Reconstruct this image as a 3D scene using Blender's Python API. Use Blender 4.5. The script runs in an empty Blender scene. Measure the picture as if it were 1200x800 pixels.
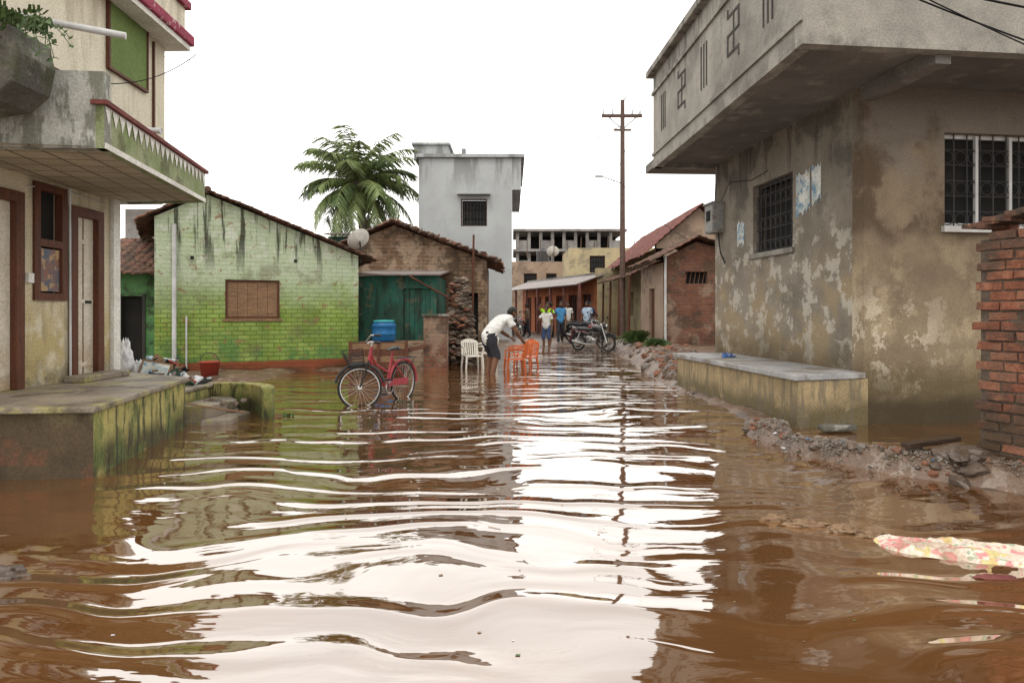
import bpy, bmesh, math, random
from mathutils import Vector, Matrix, noise
random.seed(7)
R=math.radians
scene=bpy.context.scene
COL=scene.collection
V=Vector

# ------------------------------------------------------------------ helpers
def empty(name):
    e=bpy.data.objects.new(name,None); COL.objects.link(e); e.empty_display_size=.2; return e

def frame(p0,p1,z=0):
    d=V((p1[0]-p0[0],p1[1]-p0[1],0)); a=math.atan2(d.y,d.x)
    return Matrix.Translation((p0[0],p0[1],z))@Matrix.Rotation(a,4,'Z')
def dist(p0,p1): return math.hypot(p1[0]-p0[0],p1[1]-p0[1])

class MB:
    def __init__(s): s.v=[];s.f=[];s.m=[]
    def add(s,vs,fs,m=0,M=None):
        o=len(s.v)
        for p in vs:
            p=V(p); s.v.append(M@p if M else p)
        for f in fs: s.f.append([o+i for i in f]); s.m.append(m)
    def box(s,a,b,m=0,M=None):
        x0,y0,z0=[min(a[i],b[i]) for i in range(3)]; x1,y1,z1=[max(a[i],b[i]) for i in range(3)]
        s.add([(x0,y0,z0),(x1,y0,z0),(x1,y1,z0),(x0,y1,z0),(x0,y0,z1),(x1,y0,z1),(x1,y1,z1),(x0,y1,z1)],
          [(0,3,2,1),(4,5,6,7),(0,1,5,4),(1,2,6,5),(2,3,7,6),(3,0,4,7)],m,M)
    def prism(s,pts,z0,z1,m=0,mt=None):
        n=len(pts); ar=sum(pts[i][0]*pts[(i+1)%n][1]-pts[(i+1)%n][0]*pts[i][1] for i in range(n))
        if ar<0: pts=pts[::-1]
        vs=[(p[0],p[1],z0) for p in pts]+[(p[0],p[1],z1) for p in pts]
        s.add(vs,[[i,(i+1)%n,(i+1)%n+n,i+n] for i in range(n)]+[list(range(n))[::-1],list(range(n,2*n))],m)
    def tube(s,pts,r,m=0,n=8,M=None,flat=1.0):
        pts=[V(p) for p in pts]
        if not hasattr(r,'__len__'): r=[r]*len(pts)
        vs=[];fs=[]
        ref=None
        for i,p in enumerate(pts):
            d=(pts[min(i+1,len(pts)-1)]-pts[max(i-1,0)]).normalized()
            if ref is None:
                ref=V((0,0,1)) if abs(d.z)<.9 else V((1,0,0))
            a=d.cross(ref)
            if a.length<1e-4: a=d.orthogonal()
            a.normalize(); b=a.cross(d).normalized(); ref=b
            for k in range(n):
                t=2*math.pi*k/n
                vs.append(p+a*math.cos(t)*r[i]+b*math.sin(t)*r[i]*flat)
        for i in range(len(pts)-1):
            for k in range(n):
                fs.append((i*n+k,i*n+(k+1)%n,(i+1)*n+(k+1)%n,(i+1)*n+k))
        fs.append(list(range(n))[::-1]); fs.append([(len(pts)-1)*n+k for k in range(n)])
        s.add(vs,fs,m,M)
    def ell(s,c,r,m=0,nu=14,nv=9,M=None,v0=0,v1=math.pi):
        vs=[];fs=[]
        for j in range(nv+1):
            t=v0+(v1-v0)*j/nv
            for i in range(nu):
                a=2*math.pi*i/nu
                vs.append((c[0]+r[0]*math.sin(t)*math.cos(a),c[1]+r[1]*math.sin(t)*math.sin(a),c[2]+r[2]*math.cos(t)))
        for j in range(nv):
            for i in range(nu):
                fs.append((j*nu+i,(j+1)*nu+i,(j+1)*nu+(i+1)%nu,j*nu+(i+1)%nu))
        s.add(vs,fs,m,M)
    def lathe(s,prof,m=0,n=20,M=None):
        vs=[];fs=[]
        for (r,z) in prof:
            for i in range(n):
                a=2*math.pi*i/n; vs.append((r*math.cos(a),r*math.sin(a),z))
        for j in range(len(prof)-1):
            for i in range(n):
                fs.append((j*n+i,j*n+(i+1)%n,(j+1)*n+(i+1)%n,(j+1)*n+i))
        s.add(vs,fs,m,M)
    def torus(s,R0,r,m=0,nu=36,nv=8,M=None,a0=0,a1=2*math.pi,w=1.0):
        full=abs(a1-a0-2*math.pi)<1e-4; vs=[];fs=[]; n=nu if full else nu+1
        for i in range(n):
            a=a0+(a1-a0)*i/nu
            for k in range(nv):
                b=2*math.pi*k/nv; q=R0+r*math.cos(b)
                vs.append((q*math.cos(a),r*w*math.sin(b),q*math.sin(a)))
        for i in range(nu):
            for k in range(nv):
                fs.append((i*nv+k,i*nv+(k+1)%nv,((i+1)%n)*nv+(k+1)%nv,((i+1)%n)*nv+k))
        s.add(vs,fs,m,M)
    def obj(s,name,mats,parent=None,M=None,smooth=False,bevel=0):
        me=bpy.data.meshes.new(name); me.from_pydata([tuple(p) for p in s.v],[],s.f)
        if not isinstance(mats,(list,tuple)): mats=[mats]
        for mm in mats: me.materials.append(mm)
        for p,mi in zip(me.polygons,s.m): p.material_index=min(mi,len(mats)-1); p.use_smooth=smooth
        me.update()
        o=bpy.data.objects.new(name,me); COL.objects.link(o)
        if M is not None: o.matrix_world=M
        if parent: o.parent=parent
        if bevel:
            b=o.modifiers.new('bev','BEVEL'); b.width=bevel; b.segments=2; b.limit_method='ANGLE'; b.angle_limit=R(40)
        return o

# ------------------------------------------------------------------ materials
def mat(name,c1,c2=None,sc=3,rough=.85,bump=.25,bsc=45,layers=(),brick=None,metal=0,spec=.2,stretch=(1,1,1),fine=True):
    m=bpy.data.materials.new(name); m.use_nodes=True; nt=m.node_tree; nt.nodes.clear(); L=nt.links.new
    def nd(t,**k):
        n=nt.nodes.new(t)
        for a,b in k.items(): setattr(n,a,b)
        return n
    out=nd('ShaderNodeOutputMaterial'); bs=nd('ShaderNodeBsdfPrincipled'); L(bs.outputs[0],out.inputs[0])
    tc=nd('ShaderNodeTexCoord'); co=tc.outputs['Object']
    def ns(scale,st=(1,1,1),det=4,off=0,rg=.62):
        mp=nd('ShaderNodeMapping'); L(co,mp.inputs[0]); mp.inputs[3].default_value=st; mp.inputs[1].default_value=(off,off*.7,off*1.3)
        n=nd('ShaderNodeTexNoise'); n.inputs['Scale'].default_value=scale; n.inputs['Detail'].default_value=det; n.inputs['Roughness'].default_value=rg
        L(mp.outputs[0],n.inputs[0]); return n.outputs[0]
    def mr(v,a,b,c=0,d=1):
        n=nd('ShaderNodeMapRange'); n.interpolation_type='SMOOTHSTEP'; L(v,n.inputs[0])
        n.inputs[1].default_value=a;n.inputs[2].default_value=b;n.inputs[3].default_value=c;n.inputs[4].default_value=d; return n.outputs[0]
    def mth(op,a,b):
        n=nd('ShaderNodeMath',operation=op)
        for i,x in enumerate((a,b)):
            if isinstance(x,(int,float)): n.inputs[i].default_value=x
            else: L(x,n.inputs[i])
        return n.outputs[0]
    def mx(f,a,b,bt='MIX'):
        n=nd('ShaderNodeMixRGB',blend_type=bt)
        for i,x in enumerate((f,a,b)):
            if isinstance(x,(int,float)): n.inputs[i].default_value=x
            elif isinstance(x,tuple): n.inputs[i].default_value=(*x,1)
            else: L(x,n.inputs[i])
        return n.outputs[0]
    sep=nd('ShaderNodeSeparateXYZ'); L(co,sep.inputs[0])
    if c2 is None: c2=tuple(x*.7 for x in c1)
    bricf=None
    if brick:
        xy=mth('ADD',sep.outputs[0],sep.outputs[1]); cb=nd('ShaderNodeCombineXYZ')
        wob=ns(1.7,off=3,det=2)
        L(mth('ADD',xy,mth('MULTIPLY',wob,.03)),cb.inputs[0]); L(mth('ADD',sep.outputs[2],mth('MULTIPLY',wob,brick.get('wob',.04))),cb.inputs[1])
        br=nd('ShaderNodeTexBrick'); L(cb.outputs[0],br.inputs[0]); br.inputs['Scale'].default_value=1
        br.inputs['Brick Width'].default_value=brick.get('w',.24); br.inputs['Row Height'].default_value=brick.get('h',.085)
        br.inputs['Mortar Size'].default_value=brick.get('m',.009); br.inputs['Mortar Smooth'].default_value=.4
        br.offset=brick.get('off',.5)
        br.inputs['Color1'].default_value=(*c1,1); br.inputs['Color2'].default_value=(*c2,1); br.inputs['Mortar'].default_value=(*brick['c'],1)
        br.inputs['Bias'].default_value=0
        col=br.outputs[0]; bricf=br.outputs[1]
        col=mx(mr(ns(sc,off=5),.35,.7,0,.6),col,tuple(x*.45 for x in c1))
    else:
        col=mx(mr(ns(sc,stretch),.3,.7),c1,c2)
    for i,l in enumerate(layers):
        f=mr(ns(l.get('sc',2),l.get('st',(1,1,1)),off=11+i*7,det=l.get('det',5),rg=l.get('rg',.65)),l.get('lo',.5),l.get('hi',.6))
        if 'z' in l:
            z=mth('ADD',sep.outputs[2],mth('MULTIPLY',mth('SUBTRACT',ns(l.get('jsc',1.2),off=31+i*5,det=3),.5),l.get('jit',.8)))
            f=mth('MULTIPLY',f,mr(z,l['z'][0],l['z'][1]))
        if 'x' in l: f=mth('MULTIPLY',f,mr(sep.outputs[0],l['x'][0],l['x'][1]))
        f=mth('MULTIPLY',f,l.get('a',1.0))
        col=mx(f,col,l['c'])
    if bump:
        g0=ns(bsc,off=2,det=3)
        gm=nd('ShaderNodeVectorMath',operation='SCALE'); L(col,gm.inputs[0]); L(mr(g0,.2,.8,.74,1.2),gm.inputs['Scale'])
        L(gm.outputs[0],bs.inputs['Base Color'])
        h=mth('ADD',mth('MULTIPLY',g0,.006),mth('MULTIPLY',ns(4,off=6,det=3),.025))
        if bricf is not None: h=mth('ADD',h,mth('MULTIPLY',bricf,-.012))
        b=nd('ShaderNodeBump'); b.inputs['Strength'].default_value=min(1,bump*2); b.inputs['Distance'].default_value=1
        L(h,b.inputs['Height']); L(b.outputs[0],bs.inputs['Normal'])
    else: L(col,bs.inputs['Base Color'])
    bs.inputs['Roughness'].default_value=rough; bs.inputs['Metallic'].default_value=metal
    bs.inputs['Specular IOR Level'].default_value=spec
    return m

M_plaster=mat('weathered_plaster',(.235,.205,.165),(.145,.125,.10),sc=1.1,layers=[
  dict(c=(.27,.205,.12),sc=.9,lo=.42,hi=.58,z=(2.6,1.6),jit=1.2,a=.8),
  dict(c=(.075,.07,.06),sc=1.3,lo=.5,hi=.6,z=(1.8,3.4),a=.7),
  dict(c=(.44,.41,.35),sc=2.8,lo=.515,hi=.565,z=(3.0,2.1),jit=1.6,a=.65,det=7,rg=.7),
  dict(c=(.085,.06,.03),sc=1.6,lo=.3,hi=.5,z=(1.3,.5),jit=.9,a=.8),
  dict(c=(.05,.035,.02),sc=1.6,lo=.1,hi=.3,z=(.45,.2),jit=.3,a=.85),
  dict(c=(.05,.045,.04),sc=2,lo=.5,hi=.65,st=(3,3,.35),z=(3.0,4.1),a=.75)])
M_plaster2=mat('damp_plaster',(.24,.185,.12),(.16,.12,.08),sc=1.4,layers=[
  dict(c=(.08,.054,.034),sc=.8,lo=.4,hi=.5,z=(2.2,2.5),jit=1.0,a=.85),
  dict(c=(.20,.17,.14),sc=.6,lo=.35,hi=.5,z=(2.9,3.4),a=.8),
  dict(c=(.36,.285,.18),sc=1.6,lo=.5,hi=.6,z=(2.6,1.6),jit=1.2,a=.6),
  dict(c=(.50,.44,.34),sc=2.6,lo=.52,hi=.565,z=(1.9,1.2),jit=1.2,x=(1.5,.5),a=.7,det=7,rg=.7),
  dict(c=(.08,.06,.028),sc=1.6,lo=.25,hi=.5,z=(1.0,.4),jit=.7,a=.85),
  dict(c=(.04,.028,.015),sc=1.6,lo=.1,hi=.3,z=(.42,.18),jit=.3,a=.85)])
M_cement=mat('cement_render',(.31,.29,.25),(.21,.195,.17),sc=1.2,layers=[
  dict(c=(.07,.068,.06),sc=2,lo=.46,hi=.62,st=(3,3,.4),z=(4.9,5.8),a=.85),
  dict(c=(.12,.11,.095),sc=1,lo=.48,hi=.66,a=.7),
  dict(c=(.10,.09,.08),sc=2,lo=.45,hi=.6,z=(4.4,4.15),jit=.2,a=.6)])
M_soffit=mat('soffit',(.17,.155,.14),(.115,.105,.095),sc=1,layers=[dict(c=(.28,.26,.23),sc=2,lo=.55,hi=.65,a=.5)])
M_groove=mat('groove_dark',(.06,.055,.05))
M_plinth=mat('plinth_plaster',(.33,.25,.14),(.24,.18,.10),sc=2,layers=[
  dict(c=(.10,.08,.04),sc=2,lo=.35,hi=.5,z=(.4,.1),jit=.4,a=.95),dict(c=(.12,.10,.07),sc=3,lo=.48,hi=.6,st=(3,3,.5),a=.7)])
M_slab=mat('stone_slab',(.34,.33,.32),(.22,.22,.22),sc=3,rough=.5,layers=[dict(c=(.13,.1,.07),sc=2,lo=.48,hi=.6,a=.7)])
M_green=mat('green_painted_brick',(.19,.27,.05),(.25,.335,.085),sc=2,brick=dict(c=(.09,.15,.03),w=.26,h=.098,m=.010),bump=.4,layers=[
  dict(c=(.40,.46,.33),sc=1.2,lo=.26,hi=.44,z=(1.2,2.4),jit=1.0,a=.88),
  dict(c=(.06,.15,.05),sc=1.6,lo=.42,hi=.58,z=(1.2,.5),jit=.7,a=.7),
  dict(c=(.54,.55,.47),sc=4.5,lo=.53,hi=.6,z=(1.8,3),a=.6),
  dict(c=(.12,.10,.06),sc=1.7,lo=.52,hi=.66,a=.45),
  dict(c=(.22,.12,.06),sc=6,lo=.6,hi=.63,a=.7),
  dict(c=(.03,.032,.02),sc=1.5,lo=.51,hi=.6,st=(4,4,.25),z=(2.1,3.0),jit=.6,a=.9),
  dict(c=(.20,.05,.025),sc=1,lo=0,hi=.05,z=(.28,.25),jit=.08,a=.95),
  dict(c=(.05,.038,.018),sc=2,lo=.3,hi=.5,z=(.2,.02),jit=.2,a=.8)])
M_greenpl=mat('green_plaster',(.08,.20,.08),(.12,.25,.10),sc=2,layers=[dict(c=(.04,.05,.03),sc=2,lo=.48,hi=.62,a=.85)])
M_dkgreen=mat('dark_green_wall',(.02,.10,.075),(.03,.075,.055),sc=2,layers=[dict(c=(.02,.03,.02),sc=2,lo=.42,hi=.62,st=(2,2,.5),a=.85),dict(c=(.12,.10,.06),sc=4,lo=.57,hi=.63,a=.6)])
M_brick=mat('red_brick',(.19,.07,.04),(.13,.05,.03),sc=5,bump=.6,bsc=60,layers=[
  dict(c=(.26,.12,.07),sc=7,lo=.5,hi=.6,a=.6),dict(c=(.05,.04,.03),sc=2.2,lo=.45,hi=.6,a=.75),dict(c=(.05,.035,.02),sc=2,lo=.2,hi=.4,z=(.8,.25),a=.8)])
M_mortar=mat('mud_mortar',(.06,.045,.035),(.10,.075,.055),sc=8,bump=.6)
M_brickfar=mat('old_brick',(.21,.085,.05),(.14,.06,.04),sc=2.5,brick=dict(c=(.15,.11,.08),w=.24,h=.1,m=.014),bump=.5,layers=[dict(c=(.28,.21,.15),sc=1.3,lo=.5,hi=.6,a=.6),dict(c=(.05,.04,.03),sc=1.8,lo=.5,hi=.6,a=.6)])
M_mud=mat('mud_brick',(.21,.13,.08),(.28,.19,.125),sc=3,brick=dict(c=(.11,.07,.045),w=.26,h=.11,m=.012,wob=.10),bump=.6,layers=[
  dict(c=(.15,.09,.055),sc=2,lo=.42,hi=.58,a=.8),dict(c=(.34,.25,.175),sc=1.2,lo=.48,hi=.58,a=.8),dict(c=(.06,.045,.03),sc=3,lo=.5,hi=.6,a=.7)])
M_tile=mat('clay_roof_tile',(.15,.07,.045),(.08,.045,.035),sc=5,layers=[dict(c=(.03,.03,.022),sc=3,lo=.45,hi=.6,a=.75),dict(c=(.24,.12,.07),sc=9,lo=.55,hi=.62,a=.6)])
M_tilered=mat('red_roof_tile',(.20,.085,.065),(.14,.055,.05),sc=5,layers=[dict(c=(.08,.04,.035),sc=3,lo=.5,hi=.6,a=.6)])
M_cream=mat('cream_plaster',(.56,.50,.37),(.45,.40,.28),sc=1.3,layers=[
  dict(c=(.36,.28,.11),sc=2.2,lo=.40,hi=.54,z=(1.9,.9),jit=1.2,a=.8),
  dict(c=(.10,.08,.05),sc=2.5,lo=.4,hi=.58,z=(1.0,.6),jit=.4,a=.75),
  dict(c=(.2,.17,.11),sc=2,lo=.48,hi=.6,st=(3,3,.4),a=.45)])
M_creamup=mat('cream_paint',(.62,.57,.45),(.54,.50,.39),sc=1.3,layers=[dict(c=(.26,.22,.15),sc=1.6,lo=.48,hi=.66,st=(2,2,.3),a=.5)])
M_platf=mat('mossy_plaster',(.34,.29,.10),(.26,.235,.085),sc=3,layers=[
  dict(c=(.05,.045,.02),sc=2.2,lo=.35,hi=.5,z=(.35,.1),jit=.4,a=.95),dict(c=(.10,.13,.035),sc=3,lo=.45,hi=.6,a=.7),dict(c=(.03,.03,.02),sc=4,lo=.5,hi=.62,st=(3,3,.6),a=.85)])
M_platdark=mat('dark_wet_plaster',(.045,.034,.022),(.075,.053,.03),sc=2,layers=[dict(c=(.14,.05,.03),sc=2,lo=.5,hi=.62,z=(.5,.2),a=.6),dict(c=(.12,.10,.05),sc=3,lo=.5,hi=.6,z=(.3,.6),a=.7)])
M_plattop=mat('cement_floor',(.25,.21,.16),(.16,.13,.10),sc=2,rough=.55,layers=[dict(c=(.28,.25,.08),sc=3,lo=.5,hi=.6,a=.6),dict(c=(.07,.055,.04),sc=2.4,lo=.46,hi=.6,a=.75)])
M_oldconc=mat('old_concrete',(.12,.11,.09),(.07,.065,.055),sc=3,bump=.6,layers=[dict(c=(.28,.27,.24),sc=2.5,lo=.52,hi=.62,a=.7),dict(c=(.04,.05,.02),sc=2,lo=.5,hi=.6,a=.6)])
M_pale=mat('pale_concrete',(.42,.42,.38),(.3,.3,.26),sc=3,layers=[dict(c=(.12,.12,.09),sc=3,lo=.47,hi=.58,st=(2,2,.6),a=.8)])
M_fascia=mat('green_fascia',(.15,.19,.07),(.25,.27,.16),sc=3,layers=[dict(c=(.08,.08,.04),sc=3,lo=.48,hi=.62,a=.7)])
M_panel=mat('olive_panel',(.13,.18,.055),(.10,.145,.045),sc=2)
M_white=mat('white_paint',(.66,.65,.6),(.52,.5,.45),sc=3)
M_pink=mat('crimson_paint',(.28,.045,.08),(.2,.04,.06),sc=3,layers=[dict(c=(.5,.4,.38),sc=7,lo=.58,hi=.62,a=.6)])
M_coping=mat('maroon_coping',(.11,.03,.03),(.16,.055,.045),sc=4)
M_wood=mat('brown_wood',(.11,.04,.02),(.07,.028,.018),sc=4,stretch=(6,6,.6),rough=.6)
M_plank=mat('old_plank',(.24,.14,.075),(.13,.08,.05),sc=4,stretch=(1,1,12),rough=.8)
M_door=mat('cream_door',(.58,.53,.44),(.46,.41,.32),sc=2,rough=.6,layers=[dict(c=(.3,.2,.1),sc=3,lo=.42,hi=.58,z=(1.3,.6),a=.7)])
M_dark=mat('dark_interior',(.012,.012,.012),(.02,.018,.015),bump=0)
M_iron=mat('painted_iron',(.03,.03,.035),(.05,.045,.04),rough=.5,bump=0)
M_whiron=mat('white_iron',(.5,.5,.48),(.4,.39,.37),rough=.5,bump=0)
M_box=mat('meter_box_grey',(.2,.2,.2),(.28,.27,.25),sc=8,rough=.5,layers=[dict(c=(.12,.06,.03),sc=6,lo=.55,hi=.65,a=.7)])
M_poster=mat('poster_paper',(.26,.36,.40),(.50,.50,.46),sc=7,bump=.05,layers=[dict(c=(.10,.20,.3),sc=9,lo=.53,hi=.56,a=.8),dict(c=(.5,.38,.25),sc=11,lo=.58,hi=.61,a=.8),dict(c=(.62,.62,.58),sc=5,lo=.55,hi=.58,a=.8)])
M_citybld=mat('grey_cement_building',(.37,.385,.385),(.31,.32,.32),sc=.6,layers=[dict(c=(.2,.2,.2),sc=.5,lo=.5,hi=.7,st=(1,1,.6),a=.4),dict(c=(.12,.12,.11),sc=.8,lo=.48,hi=.6,st=(2,2,.3),z=(6.2,8.2),a=.65)])
M_yellow=mat('yellow_wall',(.44,.36,.21),(.34,.28,.17),sc=1,layers=[dict(c=(.15,.13,.1),sc=1.5,lo=.5,hi=.65,a=.6)])
M_tan=mat('tan_wall',(.34,.25,.18),(.26,.19,.14),sc=1,layers=[dict(c=(.12,.09,.07),sc=1.5,lo=.5,hi=.62,a=.6)])
M_orange=mat('orange_door',(.36,.12,.05),(.25,.085,.04),sc=2)
M_farconc=mat('far_concrete',(.26,.25,.23),(.18,.17,.16),sc=.5,layers=[dict(c=(.10,.09,.08),sc=.6,lo=.5,hi=.6,a=.6)])
M_tin=mat('rusty_tin',(.16,.12,.10),(.22,.2,.19),sc=3,rough=.5,metal=.3)
M_pole=mat('rusty_pole',(.075,.045,.035),(.11,.07,.055),sc=6,rough=.6)
M_cable=mat('cable_black',(.01,.01,.01),bump=0)
M_pvc=mat('pvc_grey',(.5,.5,.5),(.36,.36,.34),rough=.4,bump=0)
M_ground=mat('wet_mud',(.095,.057,.036),(.14,.088,.058),sc=1.5,rough=.45,bump=.8,bsc=30,spec=.4,layers=[
   dict(c=(.22,.18,.14),sc=5,lo=.53,hi=.59,a=.6,det=6),dict(c=(.045,.028,.018),sc=.9,lo=.48,hi=.6,a=.75)])
M_gravel=mat('grey_gravel',(.21,.19,.165),(.12,.105,.09),sc=14,rough=.8,bump=0)
M_rock=mat('rubble_stone',(.11,.08,.058),(.19,.15,.12),sc=5,bump=.6)
M_wetrock=mat('wet_dark_stone',(.055,.038,.027),(.10,.07,.05),sc=6,bump=.6,rough=.4,spec=.5)
M_brickbit=mat('brick_bits',(.20,.085,.05),(.14,.075,.05),sc=6,bump=.5)

# ------------------------------------------------------------------ builders
def wall(name,p0,p1,z0,top,th,m,openings=(),parent=None,us=(),trim0=0,trim1=0):
    Lw=dist(p0,p1); topf=top if callable(top) else (lambda u:top)
    U=sorted(set([trim0,Lw-trim1]+[o[0] for o in openings]+[o[1] for o in openings]+[u for u in us]))
    U=[u for u in U if trim0-1e-6<=u<=Lw-trim1+1e-6]
    Z=sorted(set([z0]+[o[2] for o in openings]+[o[3] for o in openings])); Z=[z for z in Z if z>=z0]+['T']
    zz=lambda u,k: topf(u) if Z[k]=='T' else Z[k]
    nu,nz=len(U)-1,len(Z)-1
    def solid(i,k):
        if i<0 or k<0 or i>=nu or k>=nz: return False
        uc=(U[i]+U[i+1])/2; a=zz(uc,k); b=zz(uc,k+1); zc=(a+b)/2
        for o in openings:
            if o[0]<uc<o[1] and o[2]<zc<o[3]: return False
        return True
    mb=MB()
    for i in range(nu):
        for k in range(nz):
            if not solid(i,k): continue
            a,b=U[i],U[i+1]; q=[(a,zz(a,k)),(b,zz(b,k)),(b,zz(b,k+1)),(a,zz(a,k+1))]
            F=[(x,0,z) for x,z in q]; B=[(x,th,z) for x,z in q]
            mb.add(F,[(0,1,2,3)]); mb.add(B,[(3,2,1,0)])
            for (e,(di,dk)) in enumerate([(0,-1),(1,0),(0,1),(-1,0)]):
                if not solid(i+di,k+dk):
                    j=(e+1)%4; mb.add([F[e],B[e],B[j],F[j]],[(0,1,2,3)])
    return mb.obj(name,m,parent,frame(p0,p1))

def window(name,p0,p1,u0,u1,z0,z1,parent,fm,kind='grill',depth=.1,nb=8):
    Mx=frame(p0,p1); mb=MB(); t=.05
    mb.box((u0,depth,z0),(u0+t,depth+.05,z1)); mb.box((u1-t,depth,z0),(u1,depth+.05,z1))
    mb.box((u0+t,depth,z0),(u1-t,depth+.05,z0+t)); mb.box((u0+t,depth,z1-t),(u1-t,depth+.05,z1))
    mb.box((u0+t,depth+.09,z0+t),(u1-t,depth+.11,z1-t),1)
    if kind=='grill':
        for i in range(1,nb):
            x=u0+(u1-u0)*i/nb; mb.tube([(x,depth-.03,z0),(x,depth-.03,z1)],.009,2,6)
        for i in range(1,6):
            z=z0+(z1-z0)*i/6; mb.tube([(u0,depth-.03,z),(u1,depth-.03,z)],.008,2,6)
        for i in range(nb):
            xc=u0+(u1-u0)*(i+.5)/nb
            for k in range(0,6,2):
                zc=z0+(z1-z0)*(k+.5)/6
                mb.torus(min((u1-u0)/nb,(z1-z0)/6)*.42,.006,2,14,4,Matrix.Translation((xc,depth-.035,zc)))
    if kind=='plank':
        n=nb
        for i in range(n):
            a=u0+t+(u1-u0-2*t)*i/n; b=u0+t+(u1-u0-2*t)*(i+1)/n
            mb.box((a+.003,depth+.015,z0+t),(b-.003,depth+.035+random.random()*.01,z1-t),3)
    return mb.obj(name,[fm,M_dark,M_iron,M_plank],parent,Mx)

def tile_roof(name,E0,E1,R1,R0,parent,m=None,pitch=.2,course=.28,amp=.035,ragged=.04):
    E0,E1,R1,R0=[V(p) for p in (E0,E1,R1,R0)]
    le=(E1-E0).length; ls=(R0-E0).length
    nu=max(8,int(le/pitch*6)); nv=max(4,int(ls/course*4)); vs=[];fs=[]
    n=(E1-E0).cross(R0-E0).normalized()
    if n.z<0: n=-n
    for j in range(nv+1):
        v=j/nv
        for i in range(nu+1):
            u=i/nu; p=(E0*(1-u)+E1*u)*(1-v)+(R0*(1-u)+R1*u)*v
            r=v*ls/course; c=int(u*le/pitch); jr=noise.noise(V((c*3.1,int(r)*1.7,le)))*.5
            h=amp*abs(math.sin(math.pi*u*le/pitch))**.6 + .035*(1-(r+jr*.4)%1.0)+jr*.02
            sag=-.05*math.sin(math.pi*u)*math.sin(math.pi*v)+.03*noise.noise(p*.8)
            p=p+n*(h+sag)
            if j==0: p=p+(R0-E0).normalized()*(-ragged*(noise.noise(V((c*2.3,0,3)))+.3))
            vs.append(p)
    for j in range(nv):
        for i in range(nu):
            a=j*(nu+1)+i; fs.append((a,a+1,a+nu+2,a+nu+1))
    mb=MB(); mb.add(vs,fs); o=mb.obj(name,m or M_tile,parent)
    s=o.modifiers.new('t','SOLIDIFY'); s.thickness=.03; s.offset=-1
    return o

def rock_into(mb,c,r,m=0,sq=(1,1,.7)):
    bm=bmesh.new(); bmesh.ops.create_icosphere(bm,subdivisions=1 if r<.06 else 2,radius=1)
    off=V((random.random()*50,random.random()*50,random.random()*50)); rot=Matrix.Rotation(random.random()*6.28,3,'Z')@Matrix.Rotation(random.random()*.8,3,'X')
    vs=[]
    for v in bm.verts:
        p=v.co*(1+.55*noise.noise(v.co*1.1+off)+.2*noise.noise(v.co*3+off))
        p=rot@V((p.x*sq[0],p.y*sq[1],p.z*sq[2])); vs.append(V(c)+p*r)
    fs=[[v.index for v in f.verts] for f in bm.faces]
    mb.add(vs,fs,m); bm.free()

# ------------------------------------------------------------------ terrain
def ss(a,b,x):
    t=max(0,min(1,(x-a)/(b-a))); return t*t*(3-2*t)
RID=[(4.5,26,.36,1.0),(4.4,21,.34,.9),(3.9,17,.32,.75),(3.55,14.2,.26,.6),(3.2,12.6,.10,.4),(3.35,10,.06,.35),(3.15,8.3,.08,.32),(2.85,7.7,.10,.26),(3.05,6.7,.13,.28),(3.4,6.1,.15,.28),(3.9,5.7,.18,.32),(4.5,5.3,.28,.6)]
def H(x,y):
    base=-.22
    z=base+.36*ss(24.5,30,y)
    z=max(z,base+.31*ss(-4.4,-5.4,x)*ss(12.6,14,y))
    z=max(z,base+.55*ss(3.9,4.6,x)*ss(12.8,14.2,y))
    z=max(z,base+.5*ss(8.5,10,abs(x)))
    z=max(z,base+.5*ss(-5,-7,y))
    z=max(z,base+.3*ss(-2.6,-3.2,x)*ss(15.5,16.6,y))
    z=max(z,base+.34*ss(3.2,3.9,x)*ss(5.2,4.2,y)*ss(1.5,3.0,y))
    for a,b in zip(RID[:-1],RID[1:]):
        dx,dy=b[0]-a[0],b[1]-a[1]; t=((x-a[0])*dx+(y-a[1])*dy)/(dx*dx+dy*dy); t=max(0,min(1,t))
        px,py=a[0]+dx*t,a[1]+dy*t; d=math.hypot(x-px,y-py); hh=a[2]+(b[2]-a[2])*t; w=a[3]+(b[3]-a[3])*t
        if d<w*2.2: z=max(z,base+(hh-base)*(1-ss(.25*w,1.6*w,d)))
    if abs(x)<14 and -10<y<45:
        z+=.05*noise.noise(V((x*1.3,y*1.3,0)))+.03*noise.noise(V((x*4,y*4,5)))+.018*noise.noise(V((x*11,y*11,9)))
    return z
def axis(lo,hi,st,far):
    a=[lo+st*i for i in range(int((hi-lo)/st)+1)]; s=st; l=a[0]; pre=[]
    while l>-far: s*=1.6; l-=s; pre.append(l)
    s=st; h=a[-1]; post=[]
    while h<far: s*=1.6; h+=s; post.append(h)
    return pre[::-1]+a+post
xs=axis(-10,10,.1,700); ys=axis(2.2,31,.1,700)
mb=MB(); vs=[(x,y,H(x,y)) for y in ys for x in xs]; nx=len(xs)
mb.add(vs,[(j*nx+i,j*nx+i+1,(j+1)*nx+i+1,(j+1)*nx+i) for j in range(len(ys)-1) for i in range(nx-1)])
mb.obj('ground',M_ground,smooth=True)

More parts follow.
